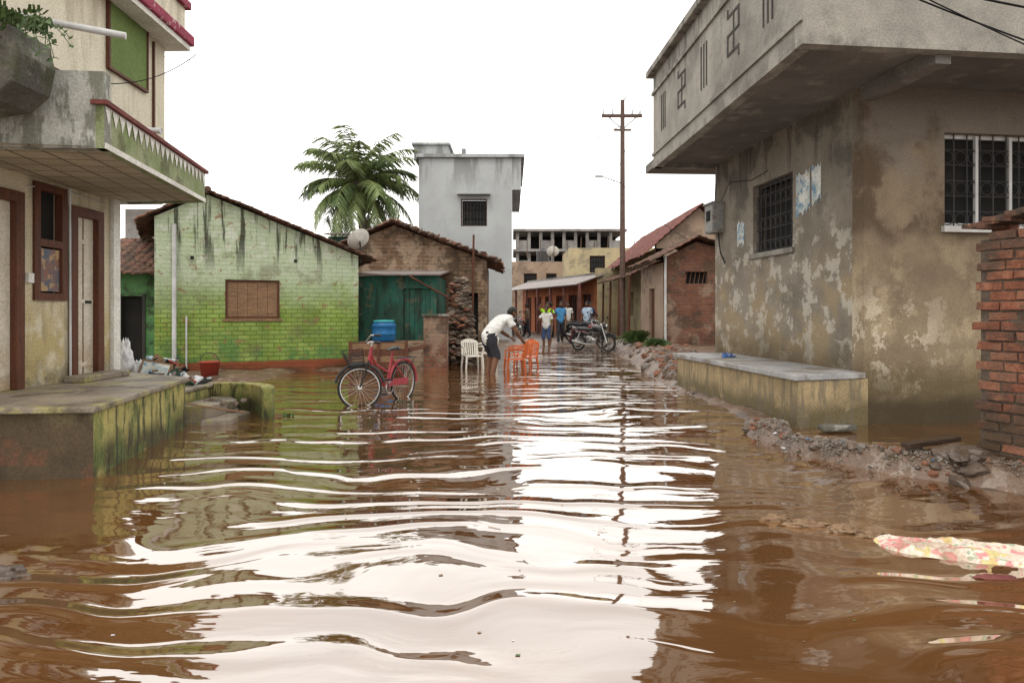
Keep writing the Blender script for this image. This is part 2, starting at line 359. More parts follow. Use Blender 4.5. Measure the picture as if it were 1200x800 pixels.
# water
def water_mat():
    m=bpy.data.materials.new('muddy_flood_water'); m.use_nodes=True; nt=m.node_tree; nt.nodes.clear(); L=nt.links.new
    N=nt.nodes.new
    out=N('ShaderNodeOutputMaterial'); tc=N('ShaderNodeTexCoord')
    def M2(op,a,b):
        n=N('ShaderNodeMath'); n.operation=op
        for i,x in enumerate((a,b)):
            if isinstance(x,(int,float)): n.inputs[i].default_value=x
            else: L(x,n.inputs[i])
        return n.outputs[0]
    wn=N('ShaderNodeTexNoise'); wn.inputs['Scale'].default_value=.55; wn.inputs['Detail'].default_value=2; L(tc.outputs['Object'],wn.inputs[0])
    sc=N('ShaderNodeVectorMath'); sc.operation='SCALE'; sc.inputs['Scale'].default_value=1.6; L(wn.outputs['Color'],sc.inputs[0])
    ad=N('ShaderNodeVectorMath'); ad.operation='ADD'; L(tc.outputs['Object'],ad.inputs[0]); L(sc.outputs[0],ad.inputs[1])
    def nz(st,amp,det,off,src=None):
        mp=N('ShaderNodeMapping'); mp.inputs[3].default_value=st; mp.inputs[1].default_value=(off,off,0); L(src or ad.outputs[0],mp.inputs[0])
        n=N('ShaderNodeTexNoise'); n.inputs['Scale'].default_value=1; n.inputs['Detail'].default_value=det; n.inputs['Roughness'].default_value=.4; L(mp.outputs[0],n.inputs[0])
        return M2('MULTIPLY',n.outputs[0],amp)
    h=M2('ADD',nz((.5,2.0,1),.034,1,0),M2('ADD',nz((1.4,4.4,1),.010,1.5,9),nz((4.5,12,1),.0019,2,17)))
    wv=N('ShaderNodeTexWave'); wv.wave_type='BANDS'; wv.bands_direction='Y'; wv.wave_profile='SIN'; wv.inputs['Scale'].default_value=.66; wv.inputs['Distortion'].default_value=3.0; wv.inputs['Detail'].default_value=1.5; wv.inputs['Detail Scale'].default_value=.9
    L(ad.outputs[0],wv.inputs[0])
    crest=M2('POWER',wv.outputs['Fac'],3.0)
    msk=N('ShaderNodeMapRange'); msk.interpolation_type='SMOOTHSTEP'; msk.inputs[1].default_value=.42; msk.inputs[2].default_value=.60; L(nz((.6,1.1,1),1.0,1,40,tc.outputs['Object']),msk.inputs[0])
    h=M2('ADD',h,M2('MULTIPLY',M2('MULTIPLY',crest,msk.outputs[0]),.015))
    b=N('ShaderNodeBump'); b.inputs['Strength'].default_value=1; b.inputs['Distance'].default_value=1; L(h,b.inputs['Height'])
    fr=N('ShaderNodeFresnel'); fr.inputs[0].default_value=1.34; L(b.outputs[0],fr.inputs[1])
    pw=M2('POWER',fr.outputs[0],.43)
    dn=N('ShaderNodeTexNoise'); dn.inputs['Scale'].default_value=.7; dn.inputs['Detail'].default_value=4; L(tc.outputs['Object'],dn.inputs[0])
    cr=N('ShaderNodeValToRGB'); cr.color_ramp.elements[0].position=.35; cr.color_ramp.elements[0].color=(.085,.035,.010,1)
    cr.color_ramp.elements[1].position=.7; cr.color_ramp.elements[1].color=(.135,.060,.020,1); L(dn.outputs[0],cr.inputs[0])
    df=N('ShaderNodeBsdfDiffuse'); L(cr.outputs[0],df.inputs[0])
    gl=N('ShaderNodeBsdfGlossy'); gl.inputs['Roughness'].default_value=.03; L(b.outputs[0],gl.inputs['Normal']); gl.inputs[0].default_value=(1,.99,.97,1)
    mx=N('ShaderNodeMixShader'); L(pw,mx.inputs[0]); L(df.outputs[0],mx.inputs[1]); L(gl.outputs[0],mx.inputs[2]); L(mx.outputs[0],out.inputs[0])
    return m
mb=MB(); mb.add([(-12,-9,0),(12,-9,0),(12,33,0),(-12,33,0)],[(0,1,2,3)]); mb.obj('flood_water',water_mat())

# ------------------------------------------------------------------ right building
rb=empty('grey_plaster_house')
WF=(3.91,13.14); WN=(4.37,8.48); WE=(12,9.45)
wall('street_wall',WF,WN,-.3,4.2,.23,M_plaster,[(1.62,2.94,2.37,3.5)],rb,trim1=.23)
window('street_window',WF,WN,1.62,2.94,2.37,3.5,rb,M_iron,'grill')
wall('front_wall',WN,WE,-.3,4.2,.23,M_plaster2,[(1.1,2.95,2.48,3.66)],rb)
window('front_window',WN,WE,1.1,2.95,2.48,3.66,rb,M_whiron,'grill',nb=10)
mb=MB(); 
for x in (1.58,2.06,2.5): mb.box((x,.055,2.5),(x+.04,.098,3.64))
mb.box((1.05,-.06,2.40),(3.0,.05,2.475),0)
mb.obj('window_mullions',M_whiron,rb,frame(WN,WE))
mb=MB(); mb.box((1.56,-.05,2.28),(3.0,.06,2.365)); mb.obj('window_sill',M_cement,rb,frame(WF,WN),bevel=.01)
wall('back_wall',(12,13.9),WF,-.3,4.2,.23,M_plaster,[],rb,trim1=.24)
SF=(2.69,13.0); SN=(2.95,6.93); SE=(12,7.95)
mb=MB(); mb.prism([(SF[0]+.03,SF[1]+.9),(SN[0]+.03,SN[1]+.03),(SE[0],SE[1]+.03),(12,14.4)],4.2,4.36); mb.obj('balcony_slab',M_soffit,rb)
wall('balcony_parapet_street',SF,SN,4.12,5.86,.15,M_cement,[],rb,trim1=.15)
wall('balcony_parapet_front',SN,SE,4.12,5.86,.15,M_cement,[],rb)
wall('balcony_parapet_rear',(12,14.0),SF,4.12,5.86,.15,M_cement,[],rb,trim1=.0)
mb=MB(); L1=dist(SF,SN); mb.box((-.12,-.12,5.86),(L1+.12,.22,5.98)); mb.obj('coping_street',M_cement,rb,frame(SF,SN),bevel=.015)
mb=MB(); mb.box((.25,-.12,5.862),(9,.22,5.982)); mb.obj('coping_front',M_cement,rb,frame(SN,SE),bevel=.015)
mb=MB()
mb.box((-.02,-.035,5.5),(L1+.02,-.0,5.56),1); mb.box((-.02,-.03,4.35),(L1+.02,0,4.40),1)
def bars(u):
    for k in range(3): mb.box((u+k*.12,-.010,4.68),(u+k*.12+.035,.0-.002,5.32))
def fret(u):
    z=4.76;w=.42;t=.035
    for a,b in (((0,0),(w,t)),((0,.5),(w,.5+t)),((0,.25),(w,.25+t)),((0,0),(t,.25)),((w-t,.25),(w,.5)),((w/2,0),(w/2+t,.5)),((0,.5),(t,.62)),((w-t,-.1),(w,0))):
        mb.box((u+a[0],-.010,z+a[1]),(u+b[0],-.002,z+b[1]))
for u in (.6,2.85,5.1): bars(u)
for u in (1.65,3.95): fret(u)
mb.obj('parapet_relief',[M_groove,M_cement],rb,frame(SF,SN))
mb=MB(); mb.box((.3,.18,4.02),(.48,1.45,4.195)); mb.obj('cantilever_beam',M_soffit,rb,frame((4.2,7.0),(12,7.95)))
# plinth bench
pl=empty('plinth_bench')
mb=MB(); mb.prism([(3.42,8.18),(3.0,12.44),(4.0,12.55),(4.42,8.46)],-.3,.57); mb.obj('body',M_plinth,pl,bevel=.02)
mb=MB(); mb.prism([(3.37,8.13),(2.94,12.5),(3.96,12.6),(4.375,8.44)],.572,.645); mb.obj('top_slab',M_slab,pl,bevel=.012)
# meter box & conduit
eb=empty('electric_meter_box'); Mx=frame(WF,WN)
mb=MB(); mb.box((.0,-.20,2.88),(.42,-.004,3.42)); mb.box((.02,-.215,2.9),(.40,-.203,3.40)); mb.box((-.02,-.24,3.42),(.44,-.004,3.45)); mb.box((.1,-.222,3.1),(.3,-.216,3.3),1)
mb.tube([(.2,-.08,3.45),(.2,-.05,4.15)],.02,0); mb.tube([(.3,-.06,2.88),(.32,-.03,2.5),(.5,-.02,2.3)],.012,2)
mb.tube([(.35,-.03,3.45),(.7,-.02,3.75),(1.6,-.02,3.62),(2.2,-.02,3.66)],.006,2,5)
mb.obj('box',[M_box,M_dark,M_cable],eb,Mx,bevel=.01)
for nm,u,z0,z1,w in (('wall_poster',3.05,2.85,3.42,.38),('wall_poster',3.48,2.95,3.45,.24),('wall_poster',1.0,2.55,2.98,.3)):
    mb=MB(); n=9
    pts=[(u+w*i/n+random.uniform(-.015,.015),-.006,z0+random.uniform(-.08,.08)) for i in range(n+1)]+[(u+w*i/n,-.006,z1+random.uniform(-.05,.04)) for i in range(n,-1,-1)]
    mb.add(pts,[list(range(len(pts)))]); mb.obj(nm,M_poster,None,Mx)
M_blue=mat('blue_rubber',(.02,.10,.35),(.03,.14,.4),rough=.5,bump=0)
for i in range(2):
    mb=MB(); mb.tube([(0,0,0),(.06,0,.0),(.14,.01,0),(.24,.0,0),(.27,0,0)],[.03,.042,.036,.048,.03],0,10,flat=.25)
    mb.tube([(.2,0,.01),(.17,.03,.05),(.10,.045,.01)],.007); mb.tube([(.2,0,.01),(.17,-.03,.05),(.10,-.045,.01)],.007)
    mb.obj('rubber_slipper',M_blue,None,Matrix.Translation((3.45+.12*i,11.2+.22*i,.66))@Matrix.Rotation(.4+i*.9,4,'Z'),smooth=True)

# ------------------------------------------------------------------ near brick wall right (individually laid bricks)
bw=empty('brick_wall')
A=(3.93,5.78); B=(4.45,4.4); Lb=dist(A,B); FB=frame(A,B)
def topz(u): return 2.07+.22*u+(.12 if u>.45 else 0)
mb=MB(); mb.box((.03,.015,-.3),(Lb,.30,2.0)); mb.obj('mortar_core',M_mortar,bw,FB)
mb=MB(); r=0; z=-.25
while z<2.75:
    u=-.02-(.11 if r%2 else 0)+random.uniform(-.02,.02)
    while u<Lb:
        l=.215+random.uniform(-.015,.015)
        if u+l/2>0 and z+.07<topz(u+l/2)+random.uniform(-.03,.05):
            a=max(u,random.uniform(-.035,.01)); b=u+l; jy=random.uniform(-.012,.012)
            Mr=Matrix.Translation(((a+b)/2,.1+jy,z+.036))@Matrix.Rotation(random.uniform(-.03,.03),4,'Y')@Matrix.Rotation(random.uniform(-.03,.03),4,'Z')
            hx=(b-a)/2; vs=[]
            for sx in (-1,1):
                for sy in (-1,1):
                    for sz in (-1,1): vs.append((sx*hx+random.uniform(-.006,.006),sy*.1+random.uniform(-.006,.006),sz*.034+random.uniform(-.004,.004)))
            mb.add(vs,[(0,1,3,2),(4,6,7,5),(0,4,5,1),(2,3,7,6),(0,2,6,4),(1,5,7,3)],random.choice((0,0,0,1)),Mr)
        u+=l+.014
    z+=.083; r+=1
mb.obj('bricks',[M_brick,M_brickbit],bw,FB,bevel=.006)
mb=MB(); r=0; z=-.25
while z<2.1:
    y0=.2+(.06 if r%2 else 0); 
    mb.box((-.02+random.uniform(-.015,.015),y0,z),(.14,y0+.12,z+.068),0,Matrix.Rotation(random.uniform(-.02,.02),4,'Z')); z+=.083; r+=1
mb.obj('end_bricks',M_brick,bw,FB,bevel=.006)
mb=MB()
for k in range(16):
    u=.0+k*.09; mb.box((-.12,-.07,-.02),(.1,.25,.02),0,Matrix.Translation((u,.05,topz(u)+.05))@Matrix.Rotation(random.uniform(-.3,.3),4,'Z')@Matrix.Rotation(random.uniform(-.15,.15),4,'Y'))
mb.obj('loose_tiles',M_tile,bw,FB,bevel=.006)

# ------------------------------------------------------------------ left house
lh=empty('cream_painted_house')
P0=(-5.0,4.5); P1=(-5.08,8.75)
wall('ground_floor_wall',P0,P1,.3,2.9,.2,M_cream,[(1.5,2.45,.6,2.55),(2.76,3.16,1.55,2.75),(3.36,3.86,.6,2.55)],lh)
Mx=frame(P0,P1)
mb=MB()
for (a,b,z0,z1) in ((1.5,2.45,.61,2.55),(3.36,3.86,.61,2.55)):
    mb.box((a-.07,-.04,z0),(a+.05,.06,z1+.07)); mb.box((b-.05,-.04,z0),(b+.07,.06,z1+.07)); mb.box((a+.05,-.04,z1-.04),(b-.05,.058,z1+.07))
    mb.box((a+.05,.03,z0),(b-.05,.07,z1-.04),1)
    mb.box(((a+b)/2-.006,.024,z0),((a+b)/2+.006,.03,z1-.04),3)
    mb.box(((a+b)/2+.03,.015,1.5),((a+b)/2+.15,.03,1.53),2)
    for zz_ in (.75,1.5,2.2): mb.box((a+.06,.022,zz_),(b-.06,.03,zz_+.05),1)
mb.obj('door_leaves',[M_wood,M_door,M_dark,M_wood],lh,Mx)
mb=MB(); a,b,z0,z1=2.72,3.2,1.55,2.75
mb.box((a-.03,-.03,z0-.03),(a+.06,.06,z1+.03)); mb.box((b-.06,-.03,z0-.03),(b+.03,.06,z1+.03))
for z in (z0-.03,z0+.55,z1-.05): mb.box((a+.06,-.03,z),(b-.06,.055,z+.08))
mb.box((a+.06,.07,z0),(b-.06,.09,z1),1); mb.box((a+.07,.0,z0+.07),(b-.07,.02,z0+.53),2)
M_pict=mat('god_picture',(.22,.10,.06),(.06,.10,.14),sc=6,rough=.3,bump=0,layers=[dict(c=(.4,.28,.14),sc=11,lo=.52,hi=.58,a=.8)])
mb.obj('window_frame',[M_wood,M_dark,M_pict],lh,Mx)
wall('end_wall',P1,(-9,8.95),.3,2.9,.2,M_creamup,[],lh,trim0=.21)
mb=MB(); mb.box((4.12,-.05,.55),(4.27,-.004,2.82)); mb.obj('corner_pilaster',M_white,lh,Mx)
mb=MB(); mb.tube([(3.28,-.03,.62),(3.27,-.03,2.8)],.014,0,6); mb.tube([(2.6,-.02,2.7),(3.0,-.02,2.78),(4.0,-.02,2.72)],.007,0,5); mb.box((2.58,-.04,1.7),(2.66,-.004,1.8),1); mb.obj('conduit',[M_pvc,M_white],lh,Mx)
CN=(-3.5,5.86); CF=(-3.95,8.78)
M_grid=mat('ceiling_tiles',(.42,.36,.26),(.35,.30,.21),sc=1,brick=dict(c=(.07,.05,.035),w=.3,h=.3,m=.013,off=0,wob=0),bump=.05)
mb=MB(); Lc=dist(CN,CF)
mb.add([(0,-.0,0),(Lc,0,0),(Lc,0,1.5),(0,0,1.5)],[(0,1,2,3)])
mb.obj('canopy_soffit',M_grid,lh,frame(CN,CF,2.815)@Matrix(((1,0,0,0),(0,0,1,0),(0,-1,0,0),(0,0,0,1))))
mb=MB(); mb.prism([(CN[0]-.02,CN[1]+.02),(CF[0]-.02,CF[1]-.02),(-5.02,8.95),(-5.02,5.7)],2.82,2.9); mb.obj('canopy_slab',M_pale,lh)
wall('canopy_fascia',CN,CF,2.80,3.17,.07,M_fascia,[],lh)
mb=MB(); n=20
for i in range(n):
    a=Lc*i/n; b=Lc*(i+1)/n; mb.add([(a,-.006,3.168),(b,-.006,3.168),((a+b)/2,-.006,3.02)],[(0,2,1)])
mb.box((0,-.012,2.80),(Lc,-.003,2.85),0)
mb.obj('scallop_trim',M_white,lh,frame(CN,CF))
mb=MB(); mb.box((-.03,-.04,3.172),(Lc+.03,.1,3.21)); mb.obj('canopy_coping',M_coping,lh,frame(CN,CF))
wall('canopy_near_end',(-5.0,5.72),CN,2.80,3.46,.12,M_pale,[],lh)
wall('canopy_far_end',(CF[0]-.0,CF[1]+.0),(-5.0,8.97),2.80,3.17,.07,M_fascia,[],lh,trim0=.075)
Q0=(-4.5,4.6); Q1=(-4.68,9.2)
wall('upper_wall',Q0,Q1,2.9,4.95,.2,M_creamup,[],lh)
wall('upper_end_wall',Q1,(-9,9.4),2.9,4.95,.2,M_creamup,[],lh,trim0=.21)
mb=MB(); mb.prism([(-4.7,9.19),(-4.6,6.0),(-9,6),(-9,9.37)],2.84,2.9); mb.obj('floor_slab',M_pale,lh)
Mq=frame(Q0,Q1)
mb=MB(); mb.box((3.2,-.03,4.2),(4.05,-.003,4.95)); mb.obj('green_panel',M_panel,lh,Mq)
mb=MB()
for a in (3.17,4.05): mb.box((a,-.045,4.17),(a+.03,-.002,4.94))
mb.box((3.2,-.045,4.17),(4.05,-.002,4.2)); mb.obj('panel_trim',M_wood,lh,Mq)
mb=MB(); mb.box((1.2,-.06,3.78),(3.1,-.003,3.82)); mb.box((4.25,-.03,3.3),(4.28,-.004,4.9)); mb.obj('upper_trim',M_wood,lh,Mq)
mb=MB(); mb.prism([(-4.25,4.5),(-4.39,9.32),(-9,9.5),(-9,4.5)],4.95,5.02,0); mb.obj('roof_slab',M_white,lh)
mb=MB(); mb.prism([(-4.2,4.45),(-4.35,9.37),(-9,9.55),(-9,4.45)],5.02,5.16,0); mb.obj('roof_edge',M_pink,lh,bevel=.02)
mb=MB(); mb.prism([(-4.28,4.5),(-4.43,9.25),(-9,9.4),(-9,4.5)],5.16,5.5,0); mb.prism([(-4.22,4.5),(-4.37,9.31),(-9,9.45),(-9,4.5)],5.5,5.6,1); mb.obj('roof_parapet',[M_creamup,M_pink],lh)
pp=empty('drain_pipe'); mb=MB()
mb.tube([(-4.9,5.6,3.98),(-3.45,6.1,3.86)],.03,0,12); mb.obj('spout',M_pvc,pp)
pp2=empty('drain_pipe'); mb=MB(); mb.tube([(-4.6,6.9,3.28),(-3.6,7.0,3.25)],.03,0,12); mb.torus(.031,.006,0,14,5,Matrix.Translation((-3.6,7.0,3.25))@Matrix.Rotation(R(90),4,'Z')); mb.obj('spout',M_pvc,pp2)
mb=MB()
prof=[(-6.5,3.0),(-4.3,3.0),(-4.0,3.05),(-3.85,3.18),(-3.8,3.4),(-3.85,3.6),(-4.1,3.72),(-6.5,3.95)]
vs=[(x,5.25,z) for x,z in prof]+[(x,5.7,z) for x,z in prof]; n=len(prof)
mb.add(vs,[[i,(i+1)%n,(i+1)%n+n,i+n] for i in range(n)]+[list(range(n))[::-1],list(range(n,2*n))]); mb.obj('old_concrete_ledge',M_oldconc,None,bevel=.02)
M_leaf=mat('leaf_green',(.05,.09,.02),(.08,.12,.035),sc=6,rough=.5,bump=0,spec=.4)
M_leaf2=mat('leaf_dark',(.025,.05,.012),(.045,.075,.02),sc=6,rough=.5,bump=0)
def weeds(name,c,rad,n,l=.16,hang=0):
    mb=MB()
    for i in range(n):
        a=random.random()*6.28; rr=rad*math.sqrt(random.random()); p=V(c)+V((rr*math.cos(a),rr*math.sin(a)*.6,0))
        d=V((random.uniform(-1,1),random.uniform(-1,1),random.uniform(.2,1.6)-hang)).normalized()
        s=d.orthogonal().normalized(); q=p
        st=[p]; 
        for k in range(4): q=q+d*l*.35+V((0,0,-.02*k)); st.append(q)
        for k in range(1,5):
            for sg in (-1,1):
                o=st[k]; e=o+(s*sg+d*.5).normalized()*l*.4*random.uniform(.6,1.2); w=d*.02+V((0,0,.012))
                mb.add([o,(o+e)/2+w,e,(o+e)/2-w],[(0,1,2,3)],random.choice((0,1)))
        mb.tube(st,[.003]*5,1,4)
    return mb.obj(name,[M_leaf,M_leaf2])
weeds('wall_weeds',(-3.98,5.45,3.68),.28,46,.10); weeds('hanging_weeds',(-3.85,5.3,3.7),.25,22,.15,1.4)
# platform
pf=empty('stone_platform')
mb=MB(); PT=[(-3.52,5.74),(-3.95,8.25),(-5.0,8.95),(-9,8.95),(-9,5.3)]
n=len(PT); vs=[(p[0],p[1],-.3) for p in PT]+[(p[0],p[1],.55) for p in PT]
mb.add(vs,[(0,1,n+1,n),(1,2,n+2,n+1)],0); mb.add(vs,[(4,0,n,n+4)],1)
mb.obj('platform_body',[M_platf,M_platdark],pf)
mb=MB(); mb.prism([(-3.48,5.69),(-3.92,8.29),(-5.0,8.99),(-9,8.99),(-9,5.25)],.552,.605); mb.obj('platform_top',M_plattop,pf,bevel=.012)
mb=MB(); mb.box((-5.0,7.6,.606),(-4.75,8.5,.68)); mb.obj('door_step',M_plattop,pf,bevel=.015)
st=empty('curved_steps')
mb=MB(); pts=[(-6.4,9.02),(-4.7,9.02),(-4.25,8.75),(-4.2,9.85),(-4.95,9.9),(-4.95,10.5),(-6.4,10.5)]
mb.prism(pts,-.3,.34); mb.obj('landing',M_platf,st,bevel=.02)
mb=MB(); mb.prism([(p[0]+(.02 if p[0]>-4.35 else 0),p[1]) for p in pts],.342,.385); mb.obj('landing_top',M_plattop,st,bevel=.01)
arc=[(-4.19,9.72),(-3.95,9.74),(-3.72,9.70),(-3.52,9.6),(-3.34,9.43),(-3.2,9.2),(-3.12,8.92)]
inn=[(-4.19,9.56),(-3.97,9.57),(-3.77,9.53),(-3.61,9.45),(-3.47,9.32),(-3.35,9.13),(-3.27,8.90)]
mb=MB(); n=len(arc); vs=[]
for (p,q) in zip(arc,inn): vs+= [(p[0],p[1],-.3),(p[0],p[1],.40),(q[0],q[1],.40),(q[0],q[1],-.3)]
fs=[]
for i in range(n-1):
    for k in range(4): fs.append((i*4+k,i*4+(k+1)%4,(i+1)*4+(k+1)%4,(i+1)*4+k))
fs+= [(0,3,2,1),((n-1)*4,(n-1)*4+1,(n-1)*4+2,(n-1)*4+3)]
mb.add(vs,fs); mb.obj('curved_parapet',M_platf,st,bevel=.015)
mb=MB(); mb.prism([(-4.19,8.55),(-3.82,8.55),(-3.70,9.2),(-3.9,9.5),(-4.19,9.52)],-.3,.22); mb.prism([(-3.819,8.35),(-3.50,8.5),(-3.48,9.1),(-3.69,9.3),(-3.69,9.2)],-.3,.07); mb.obj('steps',M_plattop,st,bevel=.02)
mb=MB()
for k in range(12): rock_into(mb,(random.uniform(-4.1,-3.5),random.uniform(8.6,9.2),.22 if random.random()<.5 else .08),random.uniform(.025,.06),0)
mb.tube([(-3.95,8.3,.28),(-3.45,8.8,.10)],.012,1,5)
mb.obj('step_debris',[M_rock,M_plank])

# ------------------------------------------------------------------ green house
gh=empty('green_brick_house')
G0=(-7.7,14.7); G1=(-3.76,16.7); LG=dist(G0,G1)
def gt(u):
    if u<1.04: return 3.45+.55*u/1.04
    return 4.0-(u-1.04)*1.24/(LG-1.04)
wall('gable_wall',G0,G1,-.3,gt,.25,M_green,[(1.41,2.58,1.24,2.12)],gh,us=(1.04,))
window('shutter_window',G0,G1,1.41,2.58,1.24,2.12,gh,M_wood,'plank',.04,5)
mb=MB(); mb.box((1.36,-.02,1.18),(2.63,.05,1.238)); mb.obj('sill',M_plank,gh,frame(G0,G1))
FG=frame(G0,G1); bk=FG.to_3x3()@V((0,1,0))
G1b=(G1[0]+bk.x*5,G1[1]+bk.y*5); G0b=(G0[0]+bk.x*5,G0[1]+bk.y*5)
wall('side_wall',G1,G1b,-.3,2.72,.25,M_green,[],gh,trim0=.26)
wall('rear_side_wall',G0b,G0,-.3,3.4,.25,M_green,[],gh,trim1=.26)
mb=MB(); 
for u in (2.9,.7): 
    mb.box((u,-.008,2.55),(u+.07,.0-.002,2.62)); 
mb.obj('vent_holes',M_dark,gh,FG)
def lw(M,x,y,z): return M@V((x,y,z))
tile_roof('roof_right',lw(FG,LG+.45,-.15,2.63),lw(FG,LG+.45,5.2,2.63),lw(FG,1.04,5.2,4.06),lw(FG,1.04,-.15,4.06),gh)
tile_roof('roof_left',lw(FG,-.35,-.15,3.32),lw(FG,-.35,5.2,3.32),lw(FG,1.04,5.2,4.06),lw(FG,1.04,-.15,4.06),gh)
mb=MB(); mb.tube([lw(FG,1.04,-.16,4.09),lw(FG,1.04,5.2,4.09)],.08); mb.obj('ridge',M_tile,gh)
mb=MB()
for i in range(26):
    u=1.04+(LG+.3-1.04)*i/26; z=gt(min(u,LG))+.06-(max(0,u-LG)*.36)
    mb.tube([lw(FG,u,-.2,z+random.uniform(-.02,.02)),lw(FG,u+.14,-.18,z-.03)],[random.uniform(.035,.06),.04],0,8,flat=.5)
mb.obj('verge_tiles',M_tile,gh)
mb=MB(); mb.tube([lw(FG,.38,-.06,0),lw(FG,.38,-.06,3.3)],.045,0,12); mb.tube([lw(FG,.62,-.05,0),lw(FG,.62,-.05,1.3)],.02,0,8)
mb.obj('drain_downpipe',M_pvc)
ls=empty('tiled_shed')
wall('shed_wall',(-9.6,15.3),(-7.4,15.9),-.3,2.35,.2,M_greenpl,[(.75,1.2,-.3,1.75)],ls)
mb=MB(); mb.box((.7,.12,-.3),(1.25,.14,1.8)); mb.box((.7,-.03,-.3),(.76,.119,1.8),1); mb.box((1.19,-.03,-.3),(1.25,.119,1.8),1)
mb.obj('doorway',[M_dark,M_iron],ls,frame((-9.6,15.3),(-7.4,15.9)))
tile_roof('shed_roof',(-9.8,14.9,2.25),(-7.55,15.4,2.25),(-7.9,17.8,3.25),(-10.3,17.6,3.25),ls,ragged=.12)
def block(name,x0,x1,y0,y1,z1,m,wins=(),z0=0,fm=None):
    e=empty(name)
    wall('front_wall',(x0,y0),(x1,y0),z0,z1,.25,m,[(a-x0,b-x0,c,d) for a,b,c,d in wins],e)
    wall('right_wall',(x1,y0),(x1,y1),z0,z1,.25,m,[],e,trim0=.26); wall('left_wall',(x0,y1),(x0,y0),z0,z1,.25,m,[],e,trim1=.26)
    wall('rear_wall',(x1,y1),(x0,y1),z0,z1,.25,m,[],e,trim0=.26,trim1=.26)
    mb=MB(); mb.box((x0+.26,y0+.26,z1-.35),(x1-.26,y1-.26,z1-.2)); mb.obj('roof_slab',m,e)
    for a,b,c,d in wins: window('window',(x0,y0),(x1,y0),a-x0,b-x0,c,d,e,fm or M_wood,'grill',.08,6)
    return e
block('grey_background_house',-13.6,-12.2,24,28,5.0,M_farconc)
block('orange_background_house',-12.6,-11.4,26,29,5.2,M_tan)

# ------------------------------------------------------------------ mud brick house, shed
mh=empty('mud_brick_house')
H0=(-4.7,20.2); H1=(-.75,20.2)
def mt(u): return 3.45+.5*u/1.2 if u<1.2 else 3.95-(u-1.2)*.38
wall('gable_wall',H0,H1,-.2,mt,.4,M_mud,[(3.0,3.7,.0,1.95)],mh,us=(1.2,))
mb=MB(); mb.box((3.0,.3,0),(3.7,.32,2)); mb.obj('doorway',M_dark,mh,frame(H0,H1))
wall('side_wall',H1,(-.85,25),-.2,2.85,.4,M_mud,[(.8,1.8,0,2.0)],mh,trim0=.41)
tile_roof('roof_right',(-.3,19.85,2.78),(-.4,25.2,2.78),(-3.5,25.2,4.02),(-3.5,19.85,4.02),mh,amp=.05,ragged=.15)
tile_roof('roof_left',(-5.0,19.85,3.35),(-5.0,25.2,3.35),(-3.5,25.2,4.02),(-3.5,19.85,4.02),mh,amp=.05,ragged=.1)
mb=MB()
for i in range(34):
    u=i/34; rock_into(mb,(-3.5+3.2*u,19.85,4.08-1.22*u),random.uniform(.05,.11),i%3==0,(1.3,1,.5))
mb.obj('roof_edge_stones',[M_tile,M_rock],mh)
gs=empty('dark_green_shed')
wall('shed_front',(-3.95,17.6),(-1.95,17.6),-.1,2.32,.15,M_dkgreen,[(1.15,1.85,.3,2.0)],gs)
mb=MB(); 
for i in range(5): mb.box((1.16+i*.138,.06,.3),(1.16+i*.138+.13,.09,2.0))
mb.obj('door',M_dkgreen,gs,frame((-3.95,17.6),(-1.95,17.6)))
wall('shed_side',(-1.95,17.6),(-1.95,20.1),-.1,2.32,.15,M_dkgreen,[],gs,trim0=.16)
mb=MB(); mb.add([(-4.1,17.35,2.36),(-1.8,17.35,2.36),(-1.8,20.15,2.62),(-4.1,20.15,2.62)],[(0,1,2,3)]); o=mb.obj('tin_roof',M_tin,gs); o.modifiers.new('s','SOLIDIFY').thickness=.04
lp=empty('low_brick_plinth')
mb=MB(); mb.prism([(-3.75,16.35),(-2.11,16.45),(-2.11,17.5),(-3.75,17.5)],-.3,.66); mb.obj('body',M_mud,lp,bevel=.02)
pr=empty('brick_pier')
wall('front',(-2.1,16.2),(-1.55,16.2),-.3,1.28,.45,M_brickfar,[],pr)
mb=MB(); mb.box((-2.14,16.16,1.283),(-1.51,16.7,1.34)); mb.obj('cap',M_oldconc,pr,bevel=.01)
ct=empty('wooden_cart'); FC=frame((-3.62,15.2),(-2.35,15.45))
mb=MB()
for i in range(4): mb.box((.0,0,.12+i*.145),(1.28,.03,.12+i*.145+.135),i%2)
for x in (0,.62,1.24): mb.box((x-.02,-.035,-.1),(x+.05,-.002,.74),0)
for i in range(4): mb.box((0,.70,.12+i*.145),(1.28,.73,.25+i*.145),0)
for x in (0.003,1.247): mb.box((x,.031,.12),(x+.03,.699,.69),1)
mb.box((0,.03,.1),(1.28,.7,.125),0)
mb.tube([(1.28,.05,.5),(1.75,.0,.62)],.025,0,7); mb.tube([(1.28,.68,.5),(1.75,.6,.62)],.025,0,7)
mb.obj('cart_box',[M_wood,M_plank],ct,FC)
mb=MB()
for k in range(700):
    z=random.random()**1.1*2.25; w=.52*(1-z/3.4)
    rock_into(mb,(-1.38+random.uniform(-w,w)*.9,18.0+random.uniform(-.3,.25)*(1.4-z/3),z),random.uniform(.04,.11),random.choice((0,0,1,2,2)),(1.3,1,.5))
mb.obj('ruined_stone_wall',[M_rock,M_brickbit,M_mortar])
mb=MB(); mb.tube([(-1.15,19.6,0),(-1.1,19.6,3.6)],.03); mb.tube([(-2.6,17.3,2.3),(-1.2,17.8,1.5)],.025); mb.obj('bamboo_prop',M_wood)

